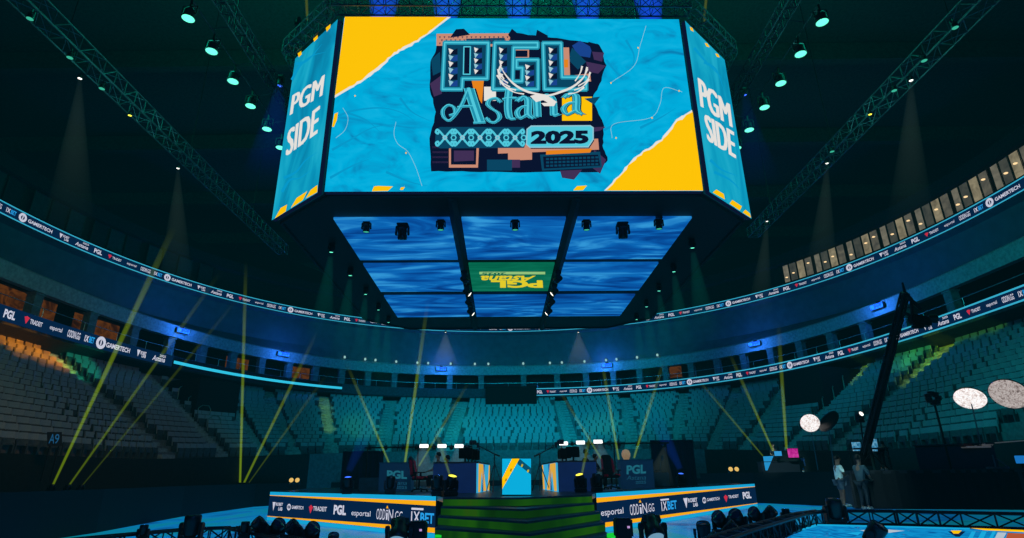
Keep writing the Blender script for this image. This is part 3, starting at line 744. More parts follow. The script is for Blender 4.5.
truss([(-9.7, 8, 16.9), (-9.7, 32, 16.9)], .42, .42, .5, 'dim inner truss above the row of green lamps left of the scoreboard', TRUSSD)
truss([(9.7, 8, 16.9), (9.7, 32, 16.9)], .42, .42, .5, 'dim inner truss above the row of green lamps right of the scoreboard', TRUSSD)
OT = [sbp(x*1.045, 25.3+(y-25.3)*1.045, ZT+.42) for x, y in OCT]
for k, w in ((0, 'along the top of the front screen'), (7, 'above the left side screen'), (1, 'above the right side screen'), (6, 'along the hidden left flank of the scoreboard'), (2, 'along the hidden right flank of the scoreboard')):
    truss([OT[k], OT[(k+1) % 8]], .45, .45, .45, 'box truss '+w, TRUSS, .028, .014)
# supports: motor cables of the long trusses
m = MB()
for X in (-15.5, 15.55, -9.7, 9.7):
    for Y in (8, 16, 24, 31): m.cyl((X, Y, 16.5), (X, Y, ZR-.2), .02, n=4)
struct(m.build('trim_cables', BLACK))
# ------------------------------------------------------------------ light fixtures
def mover_parts():
    b = MB(); b.rbox((0, 0, .08), (.42, .34, .16), .03); b.box((0, 0, .005), (.36, .3, .02)); b.rbox((0, -.165, .09), (.2, .02, .07), .008, 0)
    y = MB(); y.rbox((0, 0, .2), (.5, .2, .07), .03)
    for s in (-1, 1):
        y.rbox((s*.225, 0, .36), (.055, .19, .36), .025); y.cyl((s*.19, 0, .46), (s*.262, 0, .46), .075, n=12)
    h = MB(); h.lathe([(0, -.235), (.1, -.23), (.145, -.19), (.165, -.08), (.165, .04), (.178, .07), (.178, .2), (.16, .235), (.15, .215)], 18)
    for i in range(6): h.box((0, 0, -.17+i*.022), (.335-.0*i, .24, .008))
    l = MB(); l.lathe([(.155, .215), (.11, .232), (.05, .24), (0, .242)], 18)
    return b, y, h, l
HEADM = pbr('fixture_shell', '#11141c', .38, .1); LENS_OFF = pbr('lens_off', '#20344c', .1)
_b, _y, _h, _l = mover_parts()
MB_ME, MY_ME, MH_ME, ML_ME = _b.mesh('base', HEADM), _y.mesh('yoke', HEADM), _h.mesh('head', HEADM, True), _l.mesh('lens', LENS_OFF, True)
def lens_mat(col, s): return emi('lens_%s_%g' % (col.strip('#'), s), col, s)
def mover(loc, pan, tilt, label, group, lens=None, hang=False, sc=1.0):
    r = thing('moving_head_light', label, 'stage light', loc, pan, group); r.scale = (sc, sc, sc)
    if hang: r.rotation_euler = (PI, 0, pan)
    link('base', MB_ME, r); link('yoke', MY_ME, r)
    h = link('head', MH_ME, r, (0, 0, .46), (tilt, 0, 0)); l = link('lens', ML_ME, h)
    if lens is not None: l.material_slots[0].link = 'OBJECT'; l.material_slots[0].material = lens
    return r
def par_mesh():
    m = MB(); m.lathe([(0, -.3), (.1, -.29), (.15, -.22), (.17, 0), (.19, .02), (.19, .06), (.17, .06)], 16)
    m.box((0, 0, -.45), (.06, .05, .3)); m.cyl((-.2, 0, -.12), (.2, 0, -.12), .02, n=6); m.box((-.2, 0, -.24), (.025, .05, .3)); m.box((.2, 0, -.24), (.025, .05, .3)); m.box((0, 0, -.38), (.42, .05, .025))
    return m
PAR_ME = par_mesh().mesh('wash_light', HEADM); pl = MB(); pl.lathe([(.172, .05), (.12, .066), (.05, .072), (0, .074)], 16); PARL_ME = pl.mesh('lens', LENS_OFF)
def par(loc, label, group, lens, tilt=0.0, sc=1.0, rz=0.0):
    """wash light hanging down: body origin at the lens ring"""
    r = tag(link('wash_light', PAR_ME, None, loc, (PI+tilt, 0, rz)), label, 'stage light', group); r.scale = (sc, sc, sc)
    l = link('lens', PARL_ME, r); l.material_slots[0].link = 'OBJECT'; l.material_slots[0].material = lens
    return r
LG_ = lens_mat('#6affd2', 1.6); LGd = lens_mat('#3fc0a0', .9); LW = lens_mat('#f4f0e4', 2.2); LB_ = lens_mat('#3a6cff', 2.0); LY = lens_mat('#f2e84a', 2.0)

def beam(p0, p1, r0, r1, col, s, fall, label, group=None, cat='light beam'):
    p0, p1 = Vector(p0), Vector(p1); d = p1-p0; L = d.length
    m = MB(); m.cyl((0, 0, 0), (0, 0, L), r0, r1, 20)
    o = m.build('light_shaft', lamp_volume('beam_%s_%g_%g_%.1f' % (col.strip('#'), s, fall, L), col, s, L, fall), None, True)
    o.location = p0; o.rotation_euler = d.to_track_quat('Z', 'Y').to_euler()
    return tag(o, label, cat, group)

# row of green wash lights hanging beside the scoreboard
ys = [13.4, 14.9, 16.45, 18.1, 19.65, 21.3, 22.8, 24.4]
for sx, side in ((-1, 'left'), (1, 'right')):
    for i, y in enumerate(ys):
        y = y + (.5 if sx > 0 else 0)
        par((sx*10.6, y, 16.0), 'round green lamp hanging %s of the scoreboard, %s from the top of the picture' % (side, ORD[i+1]), 'green lamps beside the scoreboard', LG_, sc=1.15)
        m = MB(); 
    g = MB(); g.cyl((sx*10.6, 10, 16.7), (sx*10.6, 28, 16.7), .03, n=5)
    for i in range(10): g.cyl((sx*10.6, 10.5+i*1.9, 16.7), (sx*9.93, 10.5+i*1.9, 16.8), .02, n=4)
    tag(g.build('lamp_bar', TRUSSD), 'thin pipe carrying the green lamps %s of the scoreboard' % side, 'pipe')
# small dim lamps and white spots under the long trusses
for sx, side, spots in ((-1, 'left', [(30, 18, 'd'), (70, 57, 'd'), (80, 78, 'w'), (102, 88, 'd'), (130, 115, 'y'), (178, 168, 'w')]), (1, 'right', [(955, 27, 'd'), (924, 60, 'd'), (911, 80, 'w'), (894, 90, 'd'), (870, 114, 'y'), (832, 151, 'd'), (827, 163, 'w'), (767, 221, 'w')])):
    nm = {'d': ('dim green', LGd), 'w': ('small white', LW), 'y': ('small yellow', LY)}
    cnt = {}
    for (px, py, c) in spots:
        cnt[c] = cnt.get(c, 0)+1
        p = onz(px, py, 15.45); p.x = max(-16.6, min(16.6, p.x))
        par(p, '%s lamp under the long %s truss, %s of its colour from the top' % (nm[c][0], side, ORD[cnt[c]]), 'lamps under the long trusses', nm[c][1], sc=.58 if c == 'd' else .42)
        g = MB(); g.cyl(p+Vector((0, 0, .25)), (sx*15.5, p.y, 15.9), .02, n=4)
        if c == 'w':
            q = p+Vector((0.9 if sx < 0 else -1.4, .4, -6.5))
            beam(p, q, .05, .8, '#8fb8a8', .075, 1.8, 'faint white beam falling from the %s white lamp of the long %s truss' % (ORD[cnt[c]], side), 'beams from the long trusses')
# fixtures under the scoreboard
for i, (px, py) in enumerate([(367, 228), (403, 230), (441, 226), (515, 226), (586, 226), (622, 229), (658, 225)]):
    p = onz(px, py-8, ZB+.03)
    if i in (1, 5): mover(p, 0, .25, 'dark unlit moving head under the %s of the scoreboard\'s front edge' % ('left' if i == 1 else 'right'), None, None, True, .95)
    else: mover(p, 0, .1, 'green-lensed moving head under the scoreboard\'s front edge, %s lit one from left' % ORD[[0, 2, 3, 4, 6].index(i)+1], 'moving heads under the scoreboard front edge', LGd, True, .66)
for sx, side in ((-1, 'left'), (1, 'right')):
    for i, y in enumerate((20.43, 23.15, 25.85, 28.55, 31.1)):
        p = (sx*6.95, y, ZB+.03)
        mover(p, 0, .1, 'green lamp under the scoreboard\'s %s flank, %s from the near end' % (side, ORD[i+1]), 'green lamps under the scoreboard flanks', LG_, True, .5)
        beam((p[0], p[1], ZB-.5), (p[0]+.1*sx, y, ZB-4.2), .1, .55, '#0f8a7a', .22, 1.5, 'faint green beam under the scoreboard\'s %s flank, %s from the near end' % (side, ORD[i+1]), 'green beams under the scoreboard')
    for i, y in enumerate((23.4, 25.2, 26.95, 28.6)):
        p = sbp(sx*2.03, y, ZB-.12)
        mover(p, PI/2*sx, .9, 'small black spotlight on the scoreboard\'s %s crossbar, %s from the near end' % (side, ORD[i+1]), 'spotlights on the scoreboard crossbars', LW if i % 2 else None, True, .8)
# blue lights shining up behind the top edge of the front screen
for i, px in enumerate((382, 446, 519, 588, 651)):
    p = aty(px, 16, 17.2)
    mover((p.x, p.y, ZT+.06), 0, 0.05, 'blue up-light on the top truss of the scoreboard, %s from left' % ORD[i+1], 'blue up-lights on the scoreboard truss', LB_, False, .4)
    beam((p.x, p.y, ZT+.1), (p.x, p.y+.1, ZT+3.2), .3, .75, '#1a48ff', .75, .8, 'blue beam rising above the front screen, %s from left' % ORD[i+1], 'blue beams above the front screen')
p = aty(280, 83, 20); mover((p.x, p.y, p.z+.35), 0, .1, 'blue lamp hanging close to the left side screen', None, LB_, True, .7)
beam(p, p+Vector((.0, .2, -4.5)), .12, 1.0, '#1238c8', .14, 1.2, 'blue beam falling beside the left side screen')
p = aty(745, 95, 21); mover((p.x, p.y, p.z+.35), 0, .1, 'blue lamp hanging close to the right side screen', None, LB_, True, .5)
beam(p, p+Vector((.0, .2, -4.5)), .1, .9, '#1238c8', .07, 1.2, 'dim blue beam falling beside the right side screen')
# yellow lamps on the side trusses
for (px, py, w, e) in ((298, 26, 'left', (306, -10)), (716, 27, 'right', (707, -10))):
    p = aty(px, py, 18.6); mover(p, 0, -.2, 'yellow-lit lamp on the truss above the %s side screen' % w, None, LY, False, .6)
    beam(p+Vector((0.35 if w == 'left' else -.45, 0, .3)), aty(*e, 18.6), .05, .07, '#b8c020', .9, .3, 'thin yellow beam going up from the truss above the %s side screen' % w)
p = aty(337, 33, 16.9); mover(p, 0, .3, 'yellow lamp in the gap between left and front screens', None, LY, False, .5)

# white cones hanging from the upper balcony
for px, s in ((446, 'left'), (578, 'right')):
    p = onz(px, 333, 15.4); p.y -= .35
    par(p, 'white spot below the upper ribbon, %s of the pair at the back' % s, 'white spots at the back of the arena', LW, sc=.5)
    beam(p, p+Vector((0, .2, -4.2)), .06, 1.75, '#b4c4d0', .13, 1.7, 'white cone of light below the upper ribbon, %s of the pair at the back' % s, 'white cones at the back')
# blue floodlights on the bulkhead
for i, (td, w) in enumerate(((159.0, 'above the yellow beams on the left'), (138.2, 'beside the reddish kiosk on the left'), (102.0, 'under the left white cone'), (71.0, 'right of the right white cone'), (36.5, 'above the yellow beams on the right'), (12.5, 'behind the camera crane'))):
    t = R(td); q = ring_lo(t, .3); r = thing('floodlight', 'blue floodlight on the concourse bulkhead '+w, 'floodlight', (*q, 11.9), t-PI/2, 'blue floodlights round the concourse')
    m = MB(); m.rbox((0, .15, 0), (1.1, .22, .42), .05); m.box((0, .3, .1), (.3, .2, .5)); m.build('housing', BLACK, r)
    m = MB(); m.rbox((0, .02, 0), (1.0, .05, .34), .02); m.build('lens', led('flood_blue', ['#0e2ed0', '#1650f0', '#2a9cff'], 2.2, 3.0), r)
    ld = bpy.data.lights.new('flood', 'POINT'); ld.color = (.03, .2, 1); ld.energy = 260; ld.shadow_soft_size = .3
    lo = link('flood_glow', ld); g = ring_lo(t, -.6); lo.location = (*g, 11.9); lo['kind'] = 'helper'
# small lamps along the bulkhead
i = 0
for td in list(range(60, 127, 4)):
    q = ring_lo(R(td+(td*7 % 3-1)*.8), .5); i += 1
    m = MB(); m.lathe([(0, -.14), (.08, -.12), (.11, 0), (.07, .1), (0, .12)], 8); o = m.build('bulkhead_lamp', emi('bulkhead_lamp', '#9fd8d4', .9), None, True); o.location = (*q, 12.48); 
    tag(o, 'tiny white lamp on the back bulkhead, %s from right' % ORD[i], 'lamp', 'tiny lamps on the bulkhead')

# ------------------------------------------------------------------ laser-like yellow beams
YB = '#acd400'
def ybeam(px0, py0, px1, py1, Y, r0, r1, s, label, fall=.8, dY=0.0, col=YB):
    return beam(aty(px0, py0, Y), aty(px1, py1, Y+dY), r0*.75, r1*.7, col, s*2.6, fall*1.8, label, 'yellow beams')
ybeam(52, 487, 175, 225, 21.5, .05, .2, 1.2, 'bright yellow beam rising from the leftmost lamp on the left boards')
ybeam(68, 487, 222, 270, 22, .045, .13, .85, 'yellow beam from the middle lamp on the left boards')
ybeam(81, 487, 245, 290, 22.5, .03, .12, .45, 'thin yellow beam from the third lamp on the left boards')
ybeam(240, 484, 246, 260, 38, .09, .2, 1.0, 'upright yellow beam at the far left corner of the floor')
ybeam(243.5, 484, 318, 330, 38, .09, .2, .8, 'yellow beam leaning right from the far left corner')
ybeam(248, 484, 330, 370, 38, .05, .18, .35, 'thin yellow beam leaning furthest right from the far left corner')
ybeam(389, 463, 345, 360, 25, .055, .12, 1.1, 'yellow beam leaning left behind the left logo desk')
ybeam(405, 463, 428, 300, 25, .07, .15, 1.2, 'yellow beam rising almost straight behind the left logo desk')
ybeam(419, 466, 470, 380, 25, .05, .12, .9, 'yellow beam leaning right above the left gaming chair')
ybeam(451, 479, 434, 425, 20, .05, .12, .8, 'short yellow beam from the lamp before the left player desk')
ybeam(581, 478, 592, 425, 20, .05, .12, .8, 'short yellow beam from the lamp before the right player desk')
ybeam(602, 460, 556, 385, 25, .05, .11, .9, 'yellow beam leaning left above the right gaming chair')
ybeam(619, 461, 600, 350, 25, .06, .13, 1.1, 'yellow beam rising beside the round pale lamp')
ybeam(634, 458, 664, 360, 25, .06, .13, 1.1, 'yellow beam leaning right behind the right logo desk')
ybeam(763, 456, 690, 370, 34.5, .06, .14, .6, 'yellow beam leaning left from the cyan triangle table')
ybeam(773, 451, 728, 350, 34.5, .08, .18, .75, 'yellow beam rising beside the laptop operator')
ybeam(786.5, 449, 778, 320, 34.5, .1, .2, .7, 'upright yellow beam over the pink-lit screen')
# lamps these come from
def small_lamp(px, py, Y, label, group, sup_z, sc=.5, tilt=.3):
    p = aty(px, py, Y); z = p.z-.3
    mover((p.x, p.y, sup_z), 0, tilt, label, group, LY, False, sc); return p
for (px, Y, d) in ((52, 21.5, 'first'), (68, 22, 'second'), (81, 22.5, 'third')):
    p = aty(px, 487, Y); r = mover((p.x, p.y, p.z-.3), 0, -.2, 'yellow lamp on the left boards, %s from the frame edge' % d, 'yellow lamps on the left boards', LY, False, .55)
    m = MB(); m.rbox((0, 0, 0), (.5, .5, p.z-.3), .02); o = m.build('lamp_plinth', BLACKCLOTH); o.location = (p.x, p.y, (p.z-.3)/2); tag(o, 'black plinth under the %s yellow lamp on the left' % d, 'plinth', 'black lamp plinths')
for (px, d) in ((240, 'left'), (244, 'middle'), (248, 'right')):
    p = aty(px, 484, 38); m = MB(); m.rbox((0, 0, 0), (.28, .45, p.z-.3), .02); o = m.build('lamp_plinth', BLACKCLOTH); o.location = (p.x, p.y, (p.z-.3)/2); tag(o, 'black plinth in the far left corner under the %s lamp' % d, 'plinth', 'black lamp plinths')
    mover((p.x, p.y, p.z-.3), 0, -.1, 'yellow lamp in the far left corner, %s of three' % d, 'yellow lamps in the far corner', LY, False, .55)
# ------------------------------------------------------------------ stage
ZD = 1.1
A1, A2, A3, A4 = (-10.44, 26.23), (-2.24, 17.66), (2.44, 18.55), (12.73, 32.51)
st = thing('stage', 'wide arrow-shaped stage with glowing cyan edge and sponsor boards', 'stage')
DECK = pbr('stage_deck', '#1c2a34', .35, 0, .2, 2)
m = MB(); m.prism([A2]+[(lambda p: (p.x, p.y+.02))(onz(x_, y_, ZD)) for x_, y_ in ((443, 497.5), (521, 497.5), (592, 494.6))]+[A3, A4, (12.9, 35.5), (-11.5, 35.5), A1][::-1][::-1], ZD-.12, ZD)
m.build('deck', DECK, st)
m = MB(); m.prism([(-2.1, 17.9), (2.3, 18.7), (12.5, 32.6), (12.7, 35.3), (-11.3, 35.3), (-10.2, 26.4)], 0.0, ZD-.12); m.build('substructure', BLACKCLOTH, st)
def fascia(a, b, flip, items):
    a, b = Vector((*a, 0)), Vector((*b, 0)); u = (b-a); L = u.length; u.normalize(); n = Vector((u.y, -u.x, 0))
    if n.y > 0: n = -n
    f = lambda s, h, l: a+u*s+Vector((0, 0, h*ZD))+n*(l*.5+.02)
    g = Art(f); N = 24
    for (h0, h1, mi) in ((.10, .88, 0), (.88, 1.0, 1), (0, .12, 1)):
        g.add([f(0, h0, 0), f(L, h0, 0), f(L, h1, 0), f(0, h1, 0)], [(0, 1, 2, 3)], mi)
    g.add([f(0, 0, 0)-n*.08, f(L, 0, 0)-n*.08, f(L, 1, 0)-n*.08, f(0, 1, 0)-n*.08, f(0, 0, 0), f(L, 0, 0), f(L, 1, 0), f(0, 1, 0)], [(0, 1, 5, 4), (1, 2, 6, 5), (2, 3, 7, 6), (3, 0, 4, 7)], 4)
    near = (lambda s: s/L) if not flip else (lambda s: 1-s/L)     # 0 at the stair end
    for i in range(N):
        s0, s1 = L*i/N, L*(i+1)/N; k0, k1 = max(0, 1-near(s0)*1.02), max(0, 1-near(s1)*1.02)
        for (e, d) in ((.88, -1), (.12, 1)):
            g.add([f(s0, e, .01), f(s1, e, .01), f(s1, e+d*(.02+.1*k1), .01), f(s0, e+d*(.02+.1*k0), .01)], [(0, 1, 2, 3)], 2)
    def sx(px):      # where the image column px meets the board
        r = ray(px, 505); d = Vector((r.x, r.y)); # a + u s = t d
        det = u.x*(-d.y)+d.x*u.y; cx, cy = -a.x, -a.y
        return (cx*(-d.y)+d.x*cy)/det
    for it in items:
        k = it[0]
        if k == 't':
            _, body, x0, x1, h0, h1, mi, bold = it; s0, s1 = sx(x0), sx(x1)
            g.text(body, [(s0, h0), (s1, h0), (s1, h1), (s0, h1)], mi, .03, bold)
        elif k == 'p': g.shape([(sx(x), h) for x, h in it[1]], it[2], .03)
        elif k == 'o':
            s0, s1 = sx(it[1]-it[3]), sx(it[1]+it[3]); w = (s1-s0)/2
            g.stroke([((s0+s1)/2+w*.75*math.cos(q*PI/7), it[2]+.085*math.sin(q*PI/7)) for q in range(14)], .05, 3, .03, False, True)
            g.stroke([((s0+s1)/2, it[2]-.05), ((s0+s1)/2, it[2]+.05)], .04, 3, .03, False)
    g.build('led_panel', [NAVY_E, CYAN_E, emi('led_amber', '#ffb010', 1.0), LOGO_E, BLACK, SKY_E, RED_E], st)
W3, S5, R6 = 3, 5, 6
fascia(A1, A2, True, [
    ('p', [(273.2, .64), (276.2, .64), (274.6, .34)], W3), ('t', 'ROBET', 276.6, 283.6, .52, .63, W3, .03), ('t', 'LAB', 279.6, 283.6, .36, .48, W3, .03),
    ('o', 290, .5, 2.2), ('t', 'GAMERTECH', 292.8, 304.6, .45, .56, W3, .02),
    ('p', [(310, .54), (312, .62), (314, .54), (312, .34)], R6), ('t', 'TRADEIT', 314.4, 328, .44, .58, W3, .02),
    ('t', 'PGL', 335, 347.4, .37, .66, W3, .045), ('t', 'esportal', 353, 372, .34, .54, W3, .005),
    ('t', 'ODD', 378, 386.8, .33, .62, W3, .0), ('t', 'i', 387.5, 389.3, .34, .6, W3, .0), ('p', [(387.2, .64), (388.4, .72), (389.6, .64)], 2), ('t', 'N', 390, 394.6, .32, .62, W3, .0), ('t', '.GG', 395.4, 404, .34, .58, W3, .0),
    ('p', [(412.6, .69), (424.6, .69), (424.6, .64), (412.6, .64)], W3), ('t', '1X', 412.6, 421.2, .33, .6, W3, .015), ('t', 'BET', 421.8, 435.4, .33, .58, S5, .03)])
fascia(A3, A4, False, [
    ('t', 'esportal', 599.5, 622, .36, .58, W3, .005), ('t', 'ODD', 628.6, 637.5, .33, .63, W3, .0), ('t', 'i', 638.4, 640.4, .34, .6, W3, 0), ('p', [(638, .66), (639.4, .74), (640.8, .66)], 2), ('t', 'N', 641.2, 645.8, .34, .63, W3, 0), ('t', '.GG', 646.4, 653, .36, .6, W3, 0),
    ('p', [(660, .7), (668.6, .7), (668.6, .65), (660, .65)], W3), ('t', '1X', 660.4, 666, .34, .62, W3, .015), ('t', 'BET', 666.6, 676, .35, .62, S5, .03),
    ('p', [(683, .66), (687.4, .66), (685.4, .32)], W3), ('t', 'ROBET', 687.8, 697, .5, .64, W3, .03), ('t', 'LAB', 692.4, 697, .34, .47, W3, .03),
    ('o', 704, .52, 2.2), ('t', 'GAMERTECH', 706.8, 719.6, .47, .58, W3, .02), ('p', [(724, .56), (726, .64), (728, .56), (726, .34)], R6), ('t', 'TRADEIT', 728.6, 739, .48, .6, W3, .02),
    ('t', 'PGL', 743.4, 751.8, .38, .68, W3, .045)])
# stairs: arrow-shaped steps; green light on the risers is put in as glow
ss_ = thing('stage_stairs', 'dark arrow-shaped stairs with green-lit risers climbing to the stage', 'stairs')
def step_material(name):
    return led(name, ['#0a2a0a', '#0e3f12', '#1f5c10', '#4c4a0c'], .75, .8, (1, .2, .2), 0, 'noise', .6, 3, [.3, .45, .6, .8])
RISER = step_material('stair_riser_glow'); TREAD = pbr('stair_tread', '#16283c', .5)
SL = [(-1.95, 16.25), (-1.98, 15.6), (-2.0, 15.0), (-2.02, 14.4), (-2.05, 13.8), (-2.08, 13.2)]
SA = [(.13, 15.54), (.18, 14.7), (.23, 13.95), (.28, 13.25), (.31, 12.6), (.34, 12.0)]
SR = [(2.15, 17.31), (2.25, 16.65), (2.36, 16.0), (2.46, 15.35), (2.55, 14.7), (2.6, 14.1)]
# fit the edges to the picture's step lines
SL = [tuple(onz(x, y, ZD-.2*i).xy) for i, (x, y) in enumerate([(443, 497.5), (441, 506.4), (438, 515.8), (435, 527.6), (432, 541), (428, 556)])]
SR = [tuple(onz(x, y, ZD-.2*i).xy) for i, (x, y) in enumerate([(592, 494.6), (594, 502.8), (600, 511.8), (605, 522.4), (611, 535), (617, 549)])]
SA = [tuple(onz(x, y, ZD-.2*i).xy) for i, (x, y) in enumerate([(521, 497.5), (524, 509), (527, 521.4), (530, 533.8), (533, 548), (536, 563)])]
for i in range(6):
    z = ZD-.2*i; z2 = max(0, z-.2)
    L0, P0, R0 = [Vector((*q[i], z)) for q in (SL, SA, SR)]; D = Vector((0, 0, z2-z))
    bk = [Vector((p.x, p.y+(.9 if i else .03), z)) for p in (L0, P0, R0)]
    g = MB(); g.add([L0, P0, R0, R0+D, P0+D, L0+D], [(0, 1, 4, 5), (1, 2, 3, 4)], 0)
    nose = Vector((0, -.03, 0)); e = Vector((0, 0, -.045))
    g.add([bk[0], bk[1], bk[2], R0+nose, P0+nose, L0+nose], [(0, 1, 4, 5), (1, 2, 3, 4)], 1)
    g.add([L0+nose, P0+nose, R0+nose, R0+nose+e, P0+nose+e, L0+nose+e], [(0, 1, 4, 5), (1, 2, 3, 4)], 1)
    for a, b in ((L0, bk[0]), (R0, bk[2])): g.add([a, b, Vector((b.x, b.y, 0)), Vector((a.x, a.y, 0))], [(0, 1, 2, 3)], 2)
    g.build('step', [RISER, TREAD, BLACK], ss_)
# lectern
pd = thing('lectern', 'bright cyan LED lectern with a diagonal yellow band, centre of the stage', 'lectern', (0.065, 16.9, ZD))
m = MB(); m.box((0, .25, .48), (.78, .44, .96)); m.box((0, .25, .97), (.84, .5, .03)); m.build('cabinet', BLACK, pd)
fo = Vector((0.065, 16.88, ZD)); fn = Vector((0, -1, 0))
g = Art(lambda x, y, l: onplane(x, y, fo, fn)+Vector((-.065, -16.9, -ZD))+fn*l*.4)
g.shape([(502.2, 458.6), (531, 458.6), (531, 494.6), (502.2, 494.6)], 0, 0)
g.shape([(515.5, 458.6), (519.5, 458.6), (531, 468), (531, 474.5), (518, 464.5)], 3, .01)
g.shape([(502.2, 489), (502.2, 478), (512, 458.6), (519.6, 458.6)], 1, .02)
for (x, y) in ((506, 480), (511, 470), (522, 465.5), (528, 471)): g.shape([(x-1.2, y+1), (x-.2, y-1.6), (x+1.2, y-1), (x+.2, y+1.6)], 2 if x < 515 else 4, .03)
g.build('screen', [emi('lectern_cyan', '#0cb4e6', .95), YEL_E, emi('band_amber', '#b8860c', .8), emi('band_teal', '#0a5a78', .8), emi('mark_yellow', '#d8c020', .9)], pd)
# player desks, one each side, running back into the stage
def desk(name, X_in, X_far, X_out, Yn, Yf, label):
    d = thing(name, label, 'desk', (0, 0, 0)); z = ZD; sg = 1 if X_in < 0 else -1
    pl = [(X_out, Yn), (X_in, Yn), (X_far, Yf), (X_out, Yf)]
    if sg < 0: pl = pl[::-1]
    m = MB(); m.prism(pl, z+.935, z+.985); m.build('desktop', pbr('desk_black', '#141a24', .4), d)
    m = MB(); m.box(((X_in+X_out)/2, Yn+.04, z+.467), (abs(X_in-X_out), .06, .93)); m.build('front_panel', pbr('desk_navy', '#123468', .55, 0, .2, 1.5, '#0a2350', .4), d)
    m = MB(); m.box((X_out+.04*sg, (Yn+Yf)/2+.05, z+.467), (.06, Yf-Yn-.1, .93)); m.build('side_panel', pbr('desk_side', '#0c1830', .6), d)
    g = MB(); A_, B_ = Vector((X_in, Yn, z)), Vector((X_far, Yf, z)); u = B_-A_; nn = Vector((u.y, -u.x, 0)).normalized()*sg
    f = lambda v, h, l: A_+u*v+Vector((0, 0, h))+nn*l
    g.add([f(0, .0, 0), f(1, .0, 0), f(1, .93, 0), f(0, .93, 0), f(0, 0, -.05), f(1, 0, -.05), f(1, .93, -.05), f(0, .93, -.05)], [(0, 1, 2, 3), (4, 7, 6, 5), (0, 4, 5, 1), (3, 2, 6, 7), (0, 3, 7, 4), (1, 5, 6, 2)], 0)
    for (v0, v1, w0, w1, mi) in ((.0, .16, .02, .3, 1), (.42, .66, .2, .38, 1), (.8, .96, .9, 1.0, 1), (.28, .42, .4, .52, 2)):
        g.add([f(v0, .02, .015), f(v1, .02, .015), f(w1, .92, .015), f(w0, .92, .015)], [(0, 1, 2, 3)], mi)
    g.build('led_panel', [emi('desk_cyan', '#38b4e4', .85), emi('desk_amber', '#f0b848', .85), emi('desk_blue', '#146aa8', .8)], d)
    return d
desk('player_desk', -1.22, -.97, -2.72, 20.3, 23.6, 'long navy player desk with striped cyan end, left of the lectern')
desk('player_desk', 1.43, 1.13, 2.79, 20.6, 24.4, 'long navy player desk with striped cyan end, right of the lectern')
SCR = emi('monitor_glow', '#12406a', .5)
def monitor(loc, rz, label, group):
    r = thing('monitor', label, 'monitor', loc, rz, group)
    m = MB(); m.rbox((0, 0, .3), (.58, .05, .35), .015); m.build('case', BLACK, r)
    m = MB(); m.box((0, 0.027, .3), (.54, .004, .31)); m.build('screen', SCR, r)
    m = MB(); m.box((0, -.02, .08), (.05, .04, .16)); m.rbox((0, -.02, .01), (.24, .18, .02), .008); m.build('foot', BLACK, r)
zt = ZD+.985
for sx, side in ((-1, 'left'), (1, 'right')):
    for i, (x, y) in enumerate(((1.7, 21.0), (1.55, 22.2), (1.5, 23.3))):
        monitor((sx*x+(.35 if sx > 0 else 0), y, zt), sx*(.55+.2*i), 'black monitor on the %s player desk, %s from the near end' % (side, ORD[i+1]), 'monitors on the %s player desk' % side)
# tripod camera beside each desk, boom reaching over it
def boom_camera(x, y, sx, label):
    r = thing('boom_camera', label, 'camera', (x, y, ZD))
    for k in range(3):
        a = k*2*PI/3+.4; m = MB(); m.cyl((0, 0, .95), (.38*math.cos(a), .38*math.sin(a), 0), .018, .014, 6); m.build('leg', BLACK, r)
    m = MB(); m.cyl((0, 0, .9), (0, 0, 1.3), .022); m.build('pole', BLACK, r)
    m = MB(); m.cyl((0, 0, 1.28), (-sx*-.75, .1, 1.66), .022, .016); m.cyl((0, 0, 1.28), (-sx*.2, -.05, 1.2), .03); m.build('boom', BLACK, r)
    m = MB(); m.rbox((sx*.8, .1, 1.7), (.26, .16, .16), .02); m.cyl((sx*.8, .02, 1.7), (sx*.8, -.14, 1.7), .06, n=10); m.rbox((sx*.62, .1, 1.6), (.08, .1, .2), .01); m.build('camera_head', BLACK, r)
boom_camera(-.72, 22.0, -1, 'black boom camera on tripod reaching over the left player desk')
boom_camera(.95, 22.4, 1, 'black boom camera on tripod reaching over the right player desk')
# gaming chairs
RED = pbr('chair_red', '#c81e3a', .5); CHB = pbr('chair_black', '#14161c', .5)
def gaming_chair(loc, rz, label):
    r = thing('gaming_chair', label, 'chair', loc, rz)
    m = MB(); m.rbox((0, 0, .46), (.5, .5, .1), .04); m.rbox((-.24, -.02, .5), (.08, .44, .1), .03, 1); m.rbox((.24, -.02, .5), (.08, .44, .1), .03, 1); m.build('seat', [CHB, RED], r)
    m = MB(); m.rbox((0, .3, .86), (.42, .09, .76), .04, 0, (-.2, 0, 0)); m.rbox((0, .27, .92), (.2, .08, .5), .03, 0, (-.2, 0, 0))
    for s in (-1, 1):
        m.rbox((s*.22, .27, .9), (.07, .12, .44), .03, 1, (-.2, 0, s*.3)); m.rbox((s*.2, .24, .68), (.06, .14, .2), .03, 1, (-.2, 0, s*.3))
    m.build('backrest', [CHB, RED], r)
    m = MB(); m.rbox((0, .35, 1.16), (.28, .09, .17), .04, 0, (-.2, 0, 0)); m.build('headrest', CHB, r)
    for s in (-1, 1):
        m = MB(); m.rbox((s*.32, .02, .68), (.09, .28, .035), .012); m.box((s*.31, .05, .56), (.04, .06, .22)); m.build('armrest', CHB, r)
    m = MB(); m.cyl((0, 0, .12), (0, 0, .42), .03); m.build('gas_lift', BLACK, r)
    m = MB()
    for k in range(5):
        a = k*2*PI/5; p = (.3*math.cos(a), .3*math.sin(a), .07); m.cyl((0, 0, .12), p, .028, .02, 6); m.cyl((p[0]-.02, p[1], .035), (p[0]+.02, p[1], .035), .035, n=8)
    m.build('star_base', BLACK, r)
